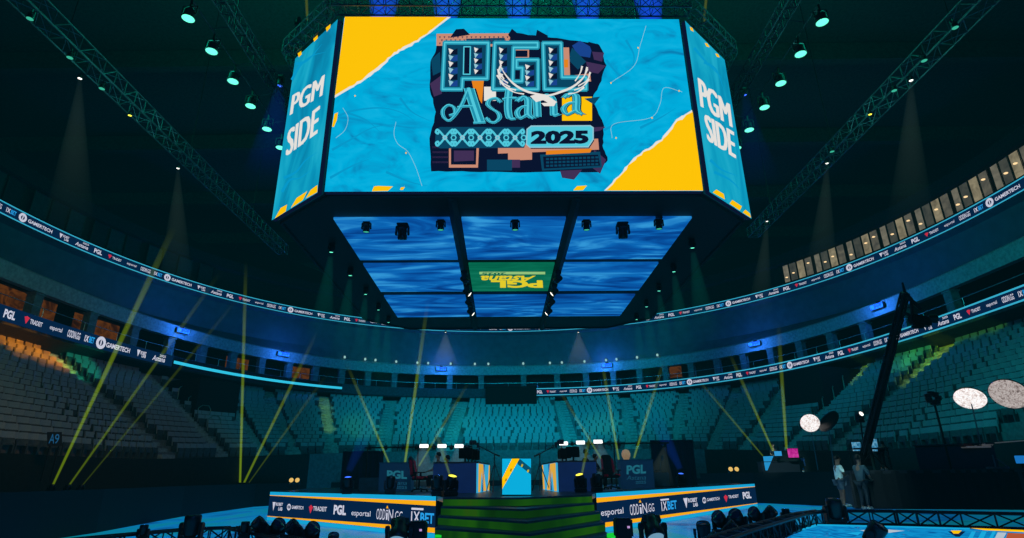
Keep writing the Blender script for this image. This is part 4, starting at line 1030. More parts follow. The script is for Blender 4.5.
gaming_chair((-3.5, 22.4, ZD), PI/2-.15, 'black gaming chair with red stripes turned sideways, left of the left player desk')
gaming_chair((3.6, 22.6, ZD), .3, 'black gaming chair with red wings facing the front, right of the right player desk')
for (x, y, side) in ((-3.5, 22.4, 'left'), (3.6, 22.5, 'right')):
    m = MB(); m.rbox((x, y, ZD+.008), (.95, .9, .016), .006); tag(m.build('floor_mat', pbr('mat_grey', '#6c7478', .9)), 'grey mat under the gaming chair on the %s' % side, 'mat')
# logo desks
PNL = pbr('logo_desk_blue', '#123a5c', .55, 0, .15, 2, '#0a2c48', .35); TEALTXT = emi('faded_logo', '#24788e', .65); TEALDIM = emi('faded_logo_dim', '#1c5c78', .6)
for (xa, xb, Y, side, px) in ((-5.35, -4.07, 24, 'left', (387, 407, 470.5, 478.8)), (4.21, 5.5, 24, 'right', (626.5, 646, 464.8, 474))):
    d = thing('logo_desk', 'dark blue presenter desk with a faint logo, %s side of the stage' % side, 'desk')
    m = MB(); m.box(((xa+xb)/2, Y+.04, ZD+.54), (xb-xa, .08, 1.08)); m.box(((xa+xb)/2, Y+.4, ZD+1.06), (xb-xa+.05, .8, .05)); m.box((xa+.03, Y+.4, ZD+.52), (.05, .7, 1.04)); m.box((xb-.03, Y+.4, ZD+.52), (.05, .7, 1.04)); m.build('cabinet', PNL, d)
    o_, n_ = Vector((0, Y, 0)), Vector((0, -1, 0)); g = Art(lambda x, y, l, o_=o_, n_=n_: onplane(x, y, o_, n_)+n_*(.01+l*.3))
    x0, x1, y0, y1 = px; sk = -.5 if side == 'right' else .3
    g.text('PGL', [(x0, y1-sk), (x1, y1+sk), (x1, y0+sk), (x0, y0-sk)], 0, .0, .045)
    g.text('Astana', [(x0, y1+6), (x1, y1+6+sk), (x1, y1+1.6+sk), (x0, y1+1.6)], 1, .0, .0, .2); g.text('2025', [(x0+9, y1+10), (x1, y1+10+sk), (x1, y1+7+sk), (x0+9, y1+7)], 1, .0, .02)
    g.build('front_logo', [TEALTXT, TEALDIM], d)
p = aty(370, 493, 24.3); m = MB(); m.rbox((p.x, p.y+.3, ZD+.26), (.95, .6, .52), .03); tag(m.build('flight_case', pbr('case_teal', '#1a4a58', .6)), 'low teal-grey case standing left of the left logo desk', 'case')
p = aty(660, 484, 26.5); m = MB(); m.rbox((p.x, p.y, ZD+.3), (.75, .5, .6), .03); m.box((p.x-.15, p.y, ZD+.68), (.5, .35, .03)); m.cyl((p.x+.05, p.y, ZD+.7), (p.x+.18, p.y, ZD+1.15), .02); m.rbox((p.x+.2, p.y, ZD+1.2), (.1, .1, .2), .02)
tag(m.build('equipment_rack', pbr('rack_teal', '#2a4a52', .6)), 'small equipment rack with a tilted lamp, right of the right logo desk', 'rack')
p = aty(626, 455, 24.3); m = MB(); m.lathe([(0, -.2), (.1, -.18), (.17, -.05), (.18, .05), (.13, .17), (.06, .21), (0, .22)], 16); m.cyl((0, 0, -.2), (0, 0, -p.z+ZD), .02, n=6)
o = m.build('round_lamp', pbr('lamp_shade_pale', '#d8b890', .7, 0, .1, 8, '#c8a070', .35), None, True); o.location = p; tag(o, 'pale beige round lamp showing above the right logo desk', 'lamp')
# dark side panels
DRP = pbr('drape_blue', '#0d2238', .9, 0, .25, 1.2)
for q0, q1, side in (((343, 452), (384, 452), 'left'), ((650, 441), (693, 443), 'right')):
    a, b = aty(*q0, 31), aty(*q1, 31); m = MB(); n = 24
    for i in range(n):
        x0, x1 = a.x+(b.x-a.x)*i/n, a.x+(b.x-a.x)*(i+1)/n; y0, y1 = 31+.05*math.sin(i*1.7), 31+.05*math.sin((i+1)*1.7)
        m.add([(x0, y0, ZD), (x1, y1, ZD), (x1, y1, a.z), (x0, y0, a.z)], [(0, 1, 2, 3)])
    m.cyl((a.x, 31, a.z), (b.x, 31, a.z), .04)
    tag(m.build('drape', DRP), 'dark blue drape wall standing at the %s back of the stage' % side, 'drape')
# pipes with lamps and white LED bars behind the desks
for (xa, xb, z, side, bars, lamps) in ((-6.75, -1.9, 2.9, 'left', (424, 442, 459), (370, 386, 403, 416.5, 434, 451.5, 467)), (2.0, 7.0, 2.95, 'right', (563.5, 580.5, 598), (572, 589, 609, 619, 637.5, 664.5))):
    m = MB(); m.cyl((xa, 27, z), (xb, 27, z), .035)
    for x in (xa+.15, (xa+xb)/2, xb-.15):
        m.cyl((x, 27, ZD), (x, 27, z), .03); m.box((x, 27, ZD+.02), (.5, .5, .04))
    tag(m.build('light_stand', BLACK), 'thin black pipe on stands carrying lamps behind the %s desks' % side, 'light stand')
    py0 = 446 if side == 'left' else 442.5
    for i, px in enumerate(bars):
        p = aty(px, py0-(0 if side == 'left' else (i-1)*.9), 26.75); r = thing('led_panel_light', 'bright white LED panel light on the %s pipe, %s from left' % (side, ORD[i+1]), 'stage light', p, 0, 'white LED panel lights')
        m = MB(); m.rbox((0, .05, 0), (.42, .08, .18), .02); m.box((0, .17, 0), (.05, .2, .05)); m.build('housing', BLACK, r)
        m = MB(); m.box((0, 0, 0), (.38, .02, .145)); m.build('diffuser', emi('panel_white', '#ffffff', 2.5), r)
        beam(p+Vector((0, -.02, -.05)), p+Vector((.05, -1.0, -1.7)), .15, .75, '#a8c4d0', .16, 1.2, 'pale haze lit below the white panel light, %s %s' % (side, ORD[i+1]), 'haze below the panel lights')
    for i, px in enumerate(lamps):
        p = aty(px, 448.5 if side == 'left' else 444.5 if px < 650 else 447, 26.9)
        par((p.x, p.y, p.z), 'small lamp on the pipe behind the %s desks, %s from left' % (side, ORD[i+1]), 'small lamps on the %s pipe' % side, LW if i in (0, 1, 2, 4, 5) else LGd, .5, .42)
p = aty(664, 447, 26.8); beam(p, p+Vector((-.5, -.5, -1.6)), .06, .7, '#8aa89a', .14, 1.3, 'dusty pale cone below the last lamp on the right pipe')
# moving heads standing on the stage
for (px, py, tilt, pan, w, lens) in ((347, 494, .2, 0, 'at the left end, by the dark drape', LB_), (390, 494.5, .0, .3, 'in front of the left logo desk', None), (438, 496, .1, -.4, 'left of the pair by the left player desk', None), (451, 496, .35, .6, 'yellow-lit, by the left player desk', LY),
                               (581, 492.5, .35, -.6, 'yellow-lit, by the right player desk', LY), (597, 491.5, .1, .5, 'right of the pair by the right player desk', None), (644, 488, .0, .2, 'in front of the right logo desk', None), (682, 486.5, .25, 0, 'at the right end, blue-lit', LB_)):
    p = onz(px, py, ZD); mover(p, pan, tilt, 'black moving head on the stage '+w, 'moving heads on the stage', lens, False, .8)
p = onz(347, 494, ZD); beam(p+Vector((0, 0, .75)), p+Vector((.7, 1.0, 3.2)), .12, .4, '#1240b0', .35, 1.2, 'blue beam rising from the left end moving head')
p = onz(682, 486.5, ZD); beam(p+Vector((0, 0, .75)), p+Vector((-.9, 1.0, 3.6)), .14, .5, '#1240b0', .4, 1.2, 'blue beam rising from the right end moving head')
for (px, py, Y, side) in ((292, 481, 37, 'left'), (730, 470, 37.5, 'right')):
    for k in (0, 1):
        p = aty(px+k*6, py, Y); m = MB(); m.lathe([(0, -.2), (.12, -.18), (.15, 0), (.15, .12), (.0, .13)], 10); m.cyl((0, 0, -.2), (0, 0, -p.z+.05), .04, n=6)
        o = m.build('wash_light', [HEADM], None, True); o.location = p
        l = MB(); l.lathe([(0, .0), (.14, 0), (.12, .05), (0, .06)], 10); lo = l.build('lens', lens_mat('#d8b060', 1.3), o); lo.rotation_euler = (PI/2*.8, 0, 0); lo.location = (0, -.13, .05)
        tag(o, 'amber lamp on a stand beside the %s stage end, %s of two' % (side, 'left' if k == 0 else 'right'), 'stage light', 'amber lamps by the stage ends')
# the unlit hanging screen above the back stand
a, b = aty(485.5, 386.5, 56.4), aty(537, 411.5, 56.4); hs = thing('hanging_screen', 'black unlit screen hanging in front of the far stand', 'screen')
m = MB(); m.rbox(((a.x+b.x)/2, 56.5, (a.z+b.z)/2), (b.x-a.x, .3, a.z-b.z), .05); m.build('cabinet', pbr('screen_off', '#020306', 1.0), hs)
m = MB()
for x in (a.x+.5, b.x-.5): m.cyl((x, 56.5, a.z-.1), (x, 57.6, 10.0), .05)
m.build('bracket', BLACK, hs)
# section sign on the left stand
p = aty(53, 438.5, 22.6); r = thing('section_sign', 'dark sign with dim blue letters A9 below the left seats', 'sign')
so = Vector(p); sn = Vector((.55, -.83, 0)).normalized(); g = Art(lambda x, y, l: onplane(x, y, so, sn)+sn*(.02+l))
g.text('A', [(48.6, 443.4), (54, 443.6), (54.6, 434), (49.8, 433.8)], 0, 0, .0, .15); g.text('9', [(54.6, 443.6), (58.8, 443.8), (59.6, 434.2), (55.4, 434)], 0, 0, .0, .1); g.build('lettering', emi('sign_blue', '#1f5a84', .8), r)
g = Art(lambda x, y, l: onplane(x, y, so, sn)); g.shape([(47, 446), (62, 446), (62, 432), (47, 432)], 0, 0); g.build('board', pbr('sign_board', '#0a1420', .7), r)
m = MB(); q = onplane(50, 445, so, sn); q2 = onplane(59, 445, so, sn); m.cyl(q-sn*.04, (q.x, q.y, q.z-1.3), .03); m.cyl(q2-sn*.04, (q2.x, q2.y, q2.z-1.3), .03); m.build('post', BLACK, r)
# ------------------------------------------------------------------ second LED platform at the right, with its low truss
ZL = .55
bk1, bk2, bk3 = onz(834, 506, ZL), onz(960, 509.5, ZL), onz(1024, 510, ZL)
pf = thing('led_platform', 'low glowing LED platform in the right foreground behind a black truss', 'platform')
fl = onz(816, 524.5, .6); fr = onz(1024, 530.5, .6); fn1 = onz(900, 526.2, .6)
ol = [(4.4, 8.6), (onz(790, 531, ZL).x, onz(790, 531, ZL).y), (onz(826, 514, ZL).x-.1, onz(826, 514, ZL).y), (bk1.x, bk1.y), (12.0, 22.9), (16.95, 19.8), (16.8, 7.5)]
TEALLED = led('platform_led', ['#063a78', '#0a6aa8', '#0c8098', '#0a6a80'], .62, .35, (1, 1, 1), .3, 'noise', 1.5, 4)
m = MB(); m.prism(ol, .0, ZL, 1, 0); m.build('deck', [TEALLED, BLACK], pf)
ART = led('platform_art', ['#06306c', '#0a7ec8', '#12a4e4', '#0c6ab4', '#d8e4ea'], .85, 1.1, (1.6, .7, 1), .5, 'noise', 3.0, 5, [.22, .42, .55, .68, .82])
g = MB(); Z = Vector((0, 0, .012))
def top(px, py): p = onz(px, py, .6); return Vector((p.x, p.y, .6))
near = [top(1040, 560), top(760, 560)]
P = [top(792, 533.5), top(816, 524.5), top(900, 526.4), top(1026, 530.6)]+near
g.add(P, [(0, 1, 2, 3, 4, 5)], 0); g.add([Vector((p.x, p.y, ZL-.02)) for p in P]+P, [(i, (i+1) % 6, 6+(i+1) % 6, 6+i) for i in range(6)], 3)
def tp(pts, mi, k=1): g.add([top(*q)+Z*k for q in pts], [tuple(range(len(pts)))], mi)
tp([(798, 531), (816, 524.7), (900, 526.7), (970, 528.6), (970, 530.2), (900, 528.2), (818, 526.6), (803, 531)], 1); tp([(970, 528.6), (1026, 530.8), (1026, 533), (985, 531)], 2)
tp([(951, 532), (962, 532), (959, 535.2), (954, 535.2)], 2, 2); tp([(948, 532.5), (966, 532.5), (960, 538), (956, 538)], 3, 1.5); tp([(1008, 533.6), (1026, 534.4), (1026, 545), (1004, 545)], 4); tp([(998, 533), (1007, 533.4), (1000, 545), (992, 545)], 5)
for (x, w) in ((972, 4), (982, 5), (993, 3)): tp([(x, 532), (x+w, 532.2), (x+w-6, 545), (x-7, 545)], 6)
tp([(860, 531), (880, 529.5), (905, 531.5), (890, 533.5), (868, 533)], 5); tp([(846, 534), (862, 532.5), (858, 536)], 6)
g.build('led_floor_panel', [ART, CYAN_E, YEL_E, NAVY_E, emi('art_rust', '#c8603c', .8), emi('art_mist', '#c8d8e4', .8), emi('art_azure', '#1cb4ea', .9)], pf)
def zt_(px, py, z): return onz(px, py, z)
def low_truss(pix, label, ztop=.84, h=.26):
    pts = []
    for (x, y) in pix: p = onz(x, y, ztop); pts.append((p.x, p.y, ztop-h/2))
    return tag(truss_mesh(pts, .26, h, .42, .028, .014).build('floor_truss', pbr('truss_black', '#141c2c', .4, .4)), label, 'truss')
low_truss([(700, 545), (742, 530.5), (800, 514), (822, 510.8)], 'black low truss climbing from bottom centre right toward the LED platform')
low_truss([(822, 510.8), (895, 511.2), (960, 512.6), (1030, 514)], 'black low truss along the back edge of the right LED platform')
low_truss([(70, 540), (120, 535.2), (190, 529), (230, 527.6)], 'black low truss at bottom left in front of the left boards', .7)
low_truss([(230, 527.6), (265, 534), (310, 543)], 'black low truss at bottom left running down toward the frame', .7)
# supports for left truss: a low black riser
for pix, z in (([(70, 540), (190, 529), (230, 527.6), (310, 543)], .7), ([(700, 545), (742, 530.5), (822, 510.8)], .84)):
    for q, (x, y) in enumerate(pix):
        p = onz(x, y, z); m = MB(); m.rbox((p.x, p.y, (z-.27)/2), (.3, .3, z-.27), .01)
        tag(m.build('truss_foot', BLACK), 'black block under the low %s foreground truss, %s from left' % ('left' if x < 500 else 'right', ORD[q+1]), 'block', 'blocks under the low trusses')
# ------------------------------------------------------------------ foreground moving heads (dark, seen from behind)
FG = [(192, 526, 11.3, .0, .0, .8, 'upright on the bottom left truss'), (143.5, 530.5, 11.2, .0, .0, .4, 'small one at the far left of the bottom left truss'), (245, 527.5, 11.2, .0, 0, .42, 'short square one right of the upright one on the left'),
      (261, 526, 11.2, .85, -.9, .64, 'left of the first leaning pair bottom left'), (276, 528, 11.0, .85, .9, .64, 'right of the first leaning pair bottom left'), (295, 530, 10.7, .85, -.9, .68, 'left of the second leaning pair bottom left'), (310, 532, 10.5, .85, .9, .64, 'right of the second leaning pair bottom left'), (333, 541, 10.3, .4, .4, .5, 'low one by the stairs bottom left'),
      (704, 532, 10.6, .3, -.3, .66, 'nearest of the cluster bottom right'), (721, 520.5, 11.4, .85, -.9, .66, 'left of the first leaning pair bottom right'), (737.5, 519, 11.6, .85, -.7, .7, 'right of the first leaning pair bottom right'), (730, 528.5, 10.9, .9, 1.0, .56, 'blue-sheened one below the first pair bottom right'),
      (756, 515, 12.2, .85, -.9, .6, 'left of the second leaning pair bottom right'), (768.5, 514.5, 12.3, .85, .9, .64, 'right of the second leaning pair bottom right'), (786, 514, 12.4, .0, 0, .42, 'square upright one beside the right truss'), (834.5, 509, 12.9, .1, .0, .86, 'large one on the corner of the right truss'), (874, 534, 9.5, .7, .78, .72, 'black one poking up before the platform artwork'), (752, 540, 10.2, .2, 0, .6, 'low one under the right truss'), (712, 541, 10.0, .9, 1.2, .6, 'lowest one of the cluster bottom right')]
for (px, py, Y, tilt, pan, sc, w) in FG:
    p = aty(px, py, Y); z = p.z-.46*sc
    mover((p.x, p.y, z), pan, tilt, 'black moving head, '+w, 'dark moving heads in the foreground', None, False, sc)
    if z > .08:
        m = MB(); h = z-(.6 if p.x > 5.5 and Y > 9 and px > 800 else 0)
        if h > .05:
            m.rbox((0, 0, -h/2), (.42, .36, h-.01), .01); o = m.build('lamp_plinth', BLACK); o.location = (p.x, p.y, z); tag(o, 'black plinth under moving head '+w, 'plinth')
for (px, py, side) in ((399.5, 530, 'left'), (652.5, 527, 'right')):
    p = aty(px, py, 12.4); z = p.z-.46*1.05
    mover((p.x, p.y, z), 0 if side == 'left' else .1, 2.45, 'dark moving head before the %s sponsor board, pale lens facing down' % side, 'moving heads before the sponsor boards', emi('lens_pale', '#7fb4d4', .7), False, 1.05)
    m = MB(); m.rbox((0, 0, -z/2), (.5, .4, abs(z)), .01); 
    if z > .05: o = m.build('lamp_plinth', BLACK); o.location = (p.x, p.y, z); tag(o, 'black plinth before the %s sponsor board' % side, 'plinth')
for (px, py, side) in ((418, 530.5, 'left'), (623, 527.5, 'right')):
    p = aty(px, py, 12.6); m = MB(); m.rbox((0, 0, 0), (.34, .36, .36), .03); m.box((.08, -.182, .02), (.05, .01, .04), 1); m.rbox((0, 0, -.18-(p.z-.18)/2), (.3, .3, max(.02, p.z-.19)), .01)
    o = m.build('floor_monitor', [BLACK, emi('pilot_pink', '#c8a0e0', .9)]); o.location = p; tag(o, 'black box with a tiny pink light beside the stairs, %s' % side, 'box')
p = onz(441, 537, .3); m = MB(); m.lathe([(0, -.06), (.14, -.05), (.14, .03), (0, .05)], 10); o = m.build('green_lamp', emi('green_lamp', '#18d83a', .9)); o.location = (p.x, p.y, .32); tag(o, 'bright green lamp at the foot of the stairs, left', 'lamp')
p = onz(613, 536, .3); m = MB(); m.lathe([(0, -.06), (.14, -.05), (.14, .03), (0, .05)], 10); o = m.build('green_lamp', emi('green_lamp', '#18d83a', .9)); o.location = (p.x, p.y, .32); tag(o, 'bright green lamp at the foot of the stairs, right', 'lamp')

# ------------------------------------------------------------------ black draped technical riser on the right
ZTt = 1.66
f1, f2, f3 = onz(858, 509, ZL), onz(960, 509.5, ZL), onz(1026, 510, ZL)
m = MB(); n = 60; F = [Vector((f1.x, f1.y, 0)), Vector((f2.x, f2.y, 0)), Vector((f3.x, f3.y, 0)), Vector((16.6, 16.3, 0))]
front_pts = []
for a, b in zip(F, F[1:]):
    for i in range(20): front_pts.append(a+(b-a)*i/20+Vector((.0, .03*math.sin(i*1.9), 0)))
front_pts.append(F[-1])
ts_ = thing('technical_riser', 'long black-draped technical riser at the right edge of the floor', 'riser')
m.add([(p.x, p.y, ZL) for p in front_pts]+[(p.x, p.y, ZTt-.03) for p in front_pts], [(i, i+1, len(front_pts)+i+1, len(front_pts)+i) for i in range(len(front_pts)-1)])
m.build('drape', BLACKCLOTH, ts_)
m = MB(); base = [(p.x, p.y) for p in (F[0], F[1], F[2], F[3])]+[(16.9, 19.5), (12.2, 22.6)]; m.prism(base, ZTt-.1, ZTt); m.prism([(x*.995, y+.06) for x, y in base], ZL, ZTt-.1); m.build('deck', pbr('riser_deck', '#0a0e16', .6), ts_)
# things on the riser
def on_riser(px, Y): p = aty(px, 470, Y); return Vector((p.x, p.y, ZTt))
a, b = on_riser(920, 20.2), on_riser(1000, 19.0); d = b-a; t = thing('control_desk', 'dark blue control desk standing on the black riser', 'desk', (a+b)/2, math.atan2(d.y, d.x)); L = d.length
m = MB(); m.rbox((0, .2, .36), (L, .7, .72), .03); m.build('cabinet', pbr('console_blue', '#0e1c30', .6, 0, .2, 3), t)
m = MB(); m.rbox((0, .15, .76), (L+.1, .85, .05), .015); m.build('desktop', BLACK, t)
p = aty(976, 447, 19.0); m = MB(); m.rbox((p.x, p.y, p.z), (.75, .3, .05), .01); m.rbox((p.x-.3, p.y, p.z+.06), (.3, .2, .1), .02, 1); m.rbox((p.x+.35, p.y, p.z+.08), (.34, .2, .1), .03); m.cyl((p.x+.4, p.y, p.z+.1), (p.x+1.9, p.y-.2, p.z+.2), .018)
m.cyl((p.x, p.y, p.z), (p.x, p.y, ZTt+.7), .03); tag(m.build('lamp_bracket', [pbr('pale_plastic', '#b8b4b0', .5, 0, .1, 5, '#908c88', .12), pbr('rust_red', '#6a2424', .6)]), 'pale bracket with a long rod below the lower round reflector', 'bracket')
p = aty(996, 462, 18.4); m = MB(); m.rbox((p.x, p.y, ZTt+.03), (.5, .3, .06), .01); m.cyl((p.x-.05, p.y, ZTt+.05), (p.x-.05, p.y, ZTt+.4), .02); m.cyl((p.x+.05, p.y, ZTt+.3), (p.x+.3, p.y, ZTt+.05), .015)
tag(m.build('small_stand', pbr('stand_grey', '#59636c', .5)), 'small grey stand on a blue tray near the right end of the riser', 'stand')
p = aty(1022, 462, 18.0); m = MB(); m.rbox((p.x, p.y, ZTt+.25), (.35, .04, .22), .01, 0); m.rbox((p.x, p.y+.03, ZTt+.07), (.06, .04, .14), .01, 1); m.rbox((p.x, p.y+.03, ZTt+.01), (.2, .14, .02), .005, 1)
tag(m.build('tablet', [emi('tablet_blue', '#1c7cd0', .8), BLACK]), 'small glowing blue tablet at the right end of the riser', 'tablet')
p = aty(921, 452, 20.2); m = MB(); m.rbox((p.x, p.y, (ZTt+p.z)/2), (.22, .22, (p.z-ZTt)*2*.5+.3), .03); tag(m.build('equipment_bag', pbr('bag_grey', '#1c2024', .9)), 'dark grey upright bag left of the control desk', 'bag')
# crew desk with monitors
a = on_riser(872, 21.3); t = thing('crew_table', 'black crew table under two glowing monitors on the riser', 'table', a, -.5)
m = MB(); m.rbox((0, 0, .72), (1.3, .7, .04), .01); m.build('tabletop', BLACK, t)
for sx in (-1, 1):
    for sy in (-1, 1): m = MB(); m.cyl((sx*.58, sy*.3, 0), (sx*.58, sy*.3, .7), .02); m.build('leg', BLACK, t)
def screen_at(px, py, Y, w, h, rz, label):
    p = aty(px, py, Y); r = thing('monitor', label, 'monitor', (p.x, p.y, 0), rz)
    m = MB(); m.rbox((0, .02, p.z), (w+.05, .04, h+.05), .01); m.cyl((0, .04, p.z), (0, .04, ZTt+.72), .02); m.rbox((0, .04, ZTt+.75), (.24, .16, .02), .005); m.build('case', BLACK, r)
    m = MB(); m.box((0, -.004, p.z), (w, .006, h)); m.build('screen', led('crew_screen', ['#1c4a70', '#4aa0cc', '#a8d4e4'], .75, 6), r)
screen_at(856.5, 446.5, 21.25, .3, .3, -.1, 'small glowing cyan monitor left of the camera crane foot')
screen_at(874, 445, 21.3, .42, .42, .5, 'turned glowing cyan monitor right of the camera crane foot')
# round reflectors on stands
SPK = led('reflector_glow', ['#b8a8a4', '#e8dcd8', '#ffffff', '#a89894'], 1.15, 14, (1, 1, 1), 0, 'noise', .6, 6, [.3, .45, .6, .75])  # light caught by the discs is put in as their own glow
SPK2 = led('reflector_glow_dim', ['#6e625e', '#b0a29e', '#dcd2ce', '#5c504c'], .8, 17, (1, 1, 1), 0, 'noise', .6, 6, [.3, .45, .58, .72])
def reflector(px, py, Y, rad, tiltv, mat, pole_to, label, line=False):
    p = aty(px, py, Y); r = thing('round_reflector', label, 'reflector', p); q = Vector(tiltv).normalized().to_track_quat('Z', 'Y').to_euler()
    m = MB(); m.lathe([(0, .06), (rad*.5, .05), (rad*.9, .02), (rad*.97, .0)], 32); o = m.build('dish_face', mat, r, True); o.rotation_euler = q
    m = MB(); m.lathe([(rad*.97, .01), (rad, .0), (rad*1.0, -.03), (rad*.8, -.06), (0, -.07)], 32)
    if line: m.box((0, -rad*.38, .045), (rad*1.7, .02, .02))
    o = m.build('dish_back', BLACK, r); o.rotation_euler = q
    if pole_to is not None:
        m = MB(); e = Vector(pole_to)-p; m.cyl(Vector(tiltv).normalized()*-.06, e, .018, n=6); m.build('pole', pbr('pole_grey', '#5c6468', .5), r)
    return p
reflector(970, 398.5, 18.6, .44, (-.6, -.5, -.76), SPK, aty(981, 446, 19.0), 'bright white round reflector disc on a thin pole above the riser')
reflector(1009, 394, 17.6, .51, (-.85, -.45, -.66), SPK2, (16.3, 17.7, ZTt), 'speckled pinkish round reflector disc cut near the right frame edge')
p = reflector(810, 423, 27, .42, (-.35, -.85, -.35), SPK, aty(818, 470, 28), 'small white round reflector disc beside a black dish')
r = reflector(829, 421.5, 26.5, .55, (.86, .2, -.62), BLACK, aty(834, 470, 27), 'black tilted dish seen from the side, beside the small white disc')
# dark stand lamp silhouettes in front of the right seats
p = aty(933, 398, 19.6); r = thing('lamp_cluster', 'dark clustered lamp on a thin stand before the right seats', 'stage light', (p.x, p.y, ZTt))
m = MB(); h = p.z-ZTt
for k in range(7): a_k = k*2*PI/7; m.lathe([(0, -.1), (.09, -.08), (.11, .06), (0, .09)], 8, 0, (.17*math.cos(a_k), 0, h+.15*math.sin(a_k)))
m.build('head', BLACK, r); m = MB(); m.cyl((0, 0, 0), (0, 0, h-.1), .035); m.cyl((0, 0, .02), (.3, 0, 0), .02); m.build('stand', BLACK, r)
p = aty(859, 414, 21.5); mover((p.x, p.y, p.z-.3), .2, 1.2, 'dark lamp with a white pinpoint left of the crane arm', None, LW, False, .55)
m = MB(); m.cyl((p.x, p.y, p.z-.3), (p.x-.1, p.y+.1, ZTt), .025); tag(m.build('lamp_stand', BLACK), 'thin stand under the dark lamp left of the crane arm', 'stand')
# camera crane
c0 = aty(868, 440, 20.4); base = Vector((c0.x, c0.y, ZTt)); tip = aty(905, 293, 17.6); cr = thing('camera_crane', 'tall black camera crane with its arm raised in front of the right stand', 'camera crane', base)
m = MB()
for k in range(3):
    a_k = k*2*PI/3; m.cyl((0, 0, .55), (.55*math.cos(a_k), .55*math.sin(a_k), .0), .035, .03, 6)
m.cyl((0, 0, 0.2), (0, 0, c0.z-ZTt), .07); m.build('pedestal', BLACK, cr)
d = tip-base; arm0 = Vector((0, 0, c0.z-ZTt)); dirn = (d-arm0).normalized()
m = MB(); mm = truss_mesh([arm0-dirn*.7, d], .16, .16, .5, .035, .02); m.add(mm.v, mm.f); m.cyl(arm0-dirn*.7, d, .1, .07, 8); m.build('arm', BLACK, cr)
m = MB(); m.rbox(tuple(arm0-dirn*.75), (.5, .4, .4), .05); m.build('counterweight', BLACK, cr)
hd = aty(918, 320, 17.6)-base; m = MB(); m.cyl(d, d+Vector((0, 0, .35)), .05, .03, 6); e = aty(911, 300, 17.6)-base
m.cyl(d, e, .07, n=8); m.cyl(e, aty(921, 309, 17.6)-base, .06, n=8); m.cyl(e, hd+Vector((-.15, 0, .05)), .05, n=8); m.cyl(aty(903, 312, 17.6)-base, hd, .05, n=8); m.build('remote_head', BLACK, cr)
m = MB(); m.rbox(tuple(hd+Vector((.05, 0, -.02))), (.62, .3, .3), .05, 0, (0, .25, 0)); m.cyl(hd+Vector((.3, -.05, .03)), hd+Vector((.52, -.12, .0)), .12, .14, 10); m.rbox(tuple(hd+Vector((-.05, 0, -.2))), (.35, .2, .14), .04); m.build('camera', BLACK, cr)
# table with cyan triangle, laptop and pink screen on the right boards
def onb(px, Y): p = aty(px, 470, Y); return Vector((p.x, p.y, 1.66))
RB = 35.0
a, b = onb(764, RB), onb(802, RB); t = thing('show_table', 'dark show table with a glowing cyan triangle on its end, far right', 'table', ((a.x+b.x)/2, RB+.2, 0))
m = MB(); m.box((0, .3, 1.94), (b.x-a.x, .6, .56)); m.box((0, .3, 2.24), (b.x-a.x+.05, .65, .04)); m.build('cabinet', pbr('table_dark', '#0c1424', .7), t)
o_, n_ = Vector((0, RB+.19, 0)), Vector((0, -1, 0)); g = Art(lambda x, y, l: onplane(x, y, o_, n_)-Vector(((a.x+b.x)/2, RB+.2, 0)))
g.shape([(763, 456.4), (773.5, 456), (767.5, 470.4), (765.5, 470.4)], 0, 0); g.build('triangle_panel', emi('triangle_cyan', '#2aa0e0', .85), t)
def box_screen(px, py, Y, w, h, mat, name, label, cat):
    p = aty(px, py, Y); r = thing(name, label, cat, p)
    m = MB(); m.rbox((0, .03, 0), (w+.06, .05, h+.06), .01); m.rbox((0, .05, -h/2-.06), (w, .3, .04), .01); m.build('case', BLACK, r)
    m = MB(); m.box((0, 0, 0), (w, .01, h)); m.build('screen', mat, r)
box_screen(778, 453.5, RB-.15, .42, .26, emi('laptop_cyan', '#3aa8e8', .85), 'laptop', 'open laptop with bright cyan screen on the far right table', 'laptop')
box_screen(793, 453, RB-.15, .6, .5, led('screen_pink', ['#8a1068', '#d0249c', '#f060c0'], .85, 3), 'monitor', 'magenta-lit monitor on the far right table', 'monitor')

# ------------------------------------------------------------------ people
def skin_mesh(name, nodes, edges, mats, sub=1):
    me = bpy.data.meshes.new(name); ks = list(nodes); ix = {k: i for i, k in enumerate(ks)}
    me.from_pydata([nodes[k][0] for k in ks], [(ix[a], ix[b]) for a, b in edges], [])
    o = bpy.data.objects.new(name, me); C.objects.link(o)
    md = o.modifiers.new('skin', 'SKIN'); md.use_smooth_shade = True
    if sub: o.modifiers.new('sub', 'SUBSURF').levels = sub; o.modifiers['sub'].render_levels = sub
    for i, k in enumerate(ks):
        r = nodes[k][1]; me.skin_vertices[0].data[i].radius = (r, r) if not isinstance(r, tuple) else r
    me.skin_vertices[0].data[0].use_root = True
    dg = bpy.context.evaluated_depsgraph_get(); dg.update()
    out = bpy.data.meshes.new_from_object(o.evaluated_get(dg)); out.name = name
    out.materials.clear()
    for m_ in (mats if isinstance(mats, list) else [mats]): out.materials.append(m_)
    bpy.data.objects.remove(o); return out
SKIN = pbr('skin', '#a8785c', .6, 0, .08, 20); SKIN2 = pbr('skin_dark_lit', '#7c5a4a', .6, 0, .08, 20); HAIR = pbr('hair_dark', '#14100e', .8)
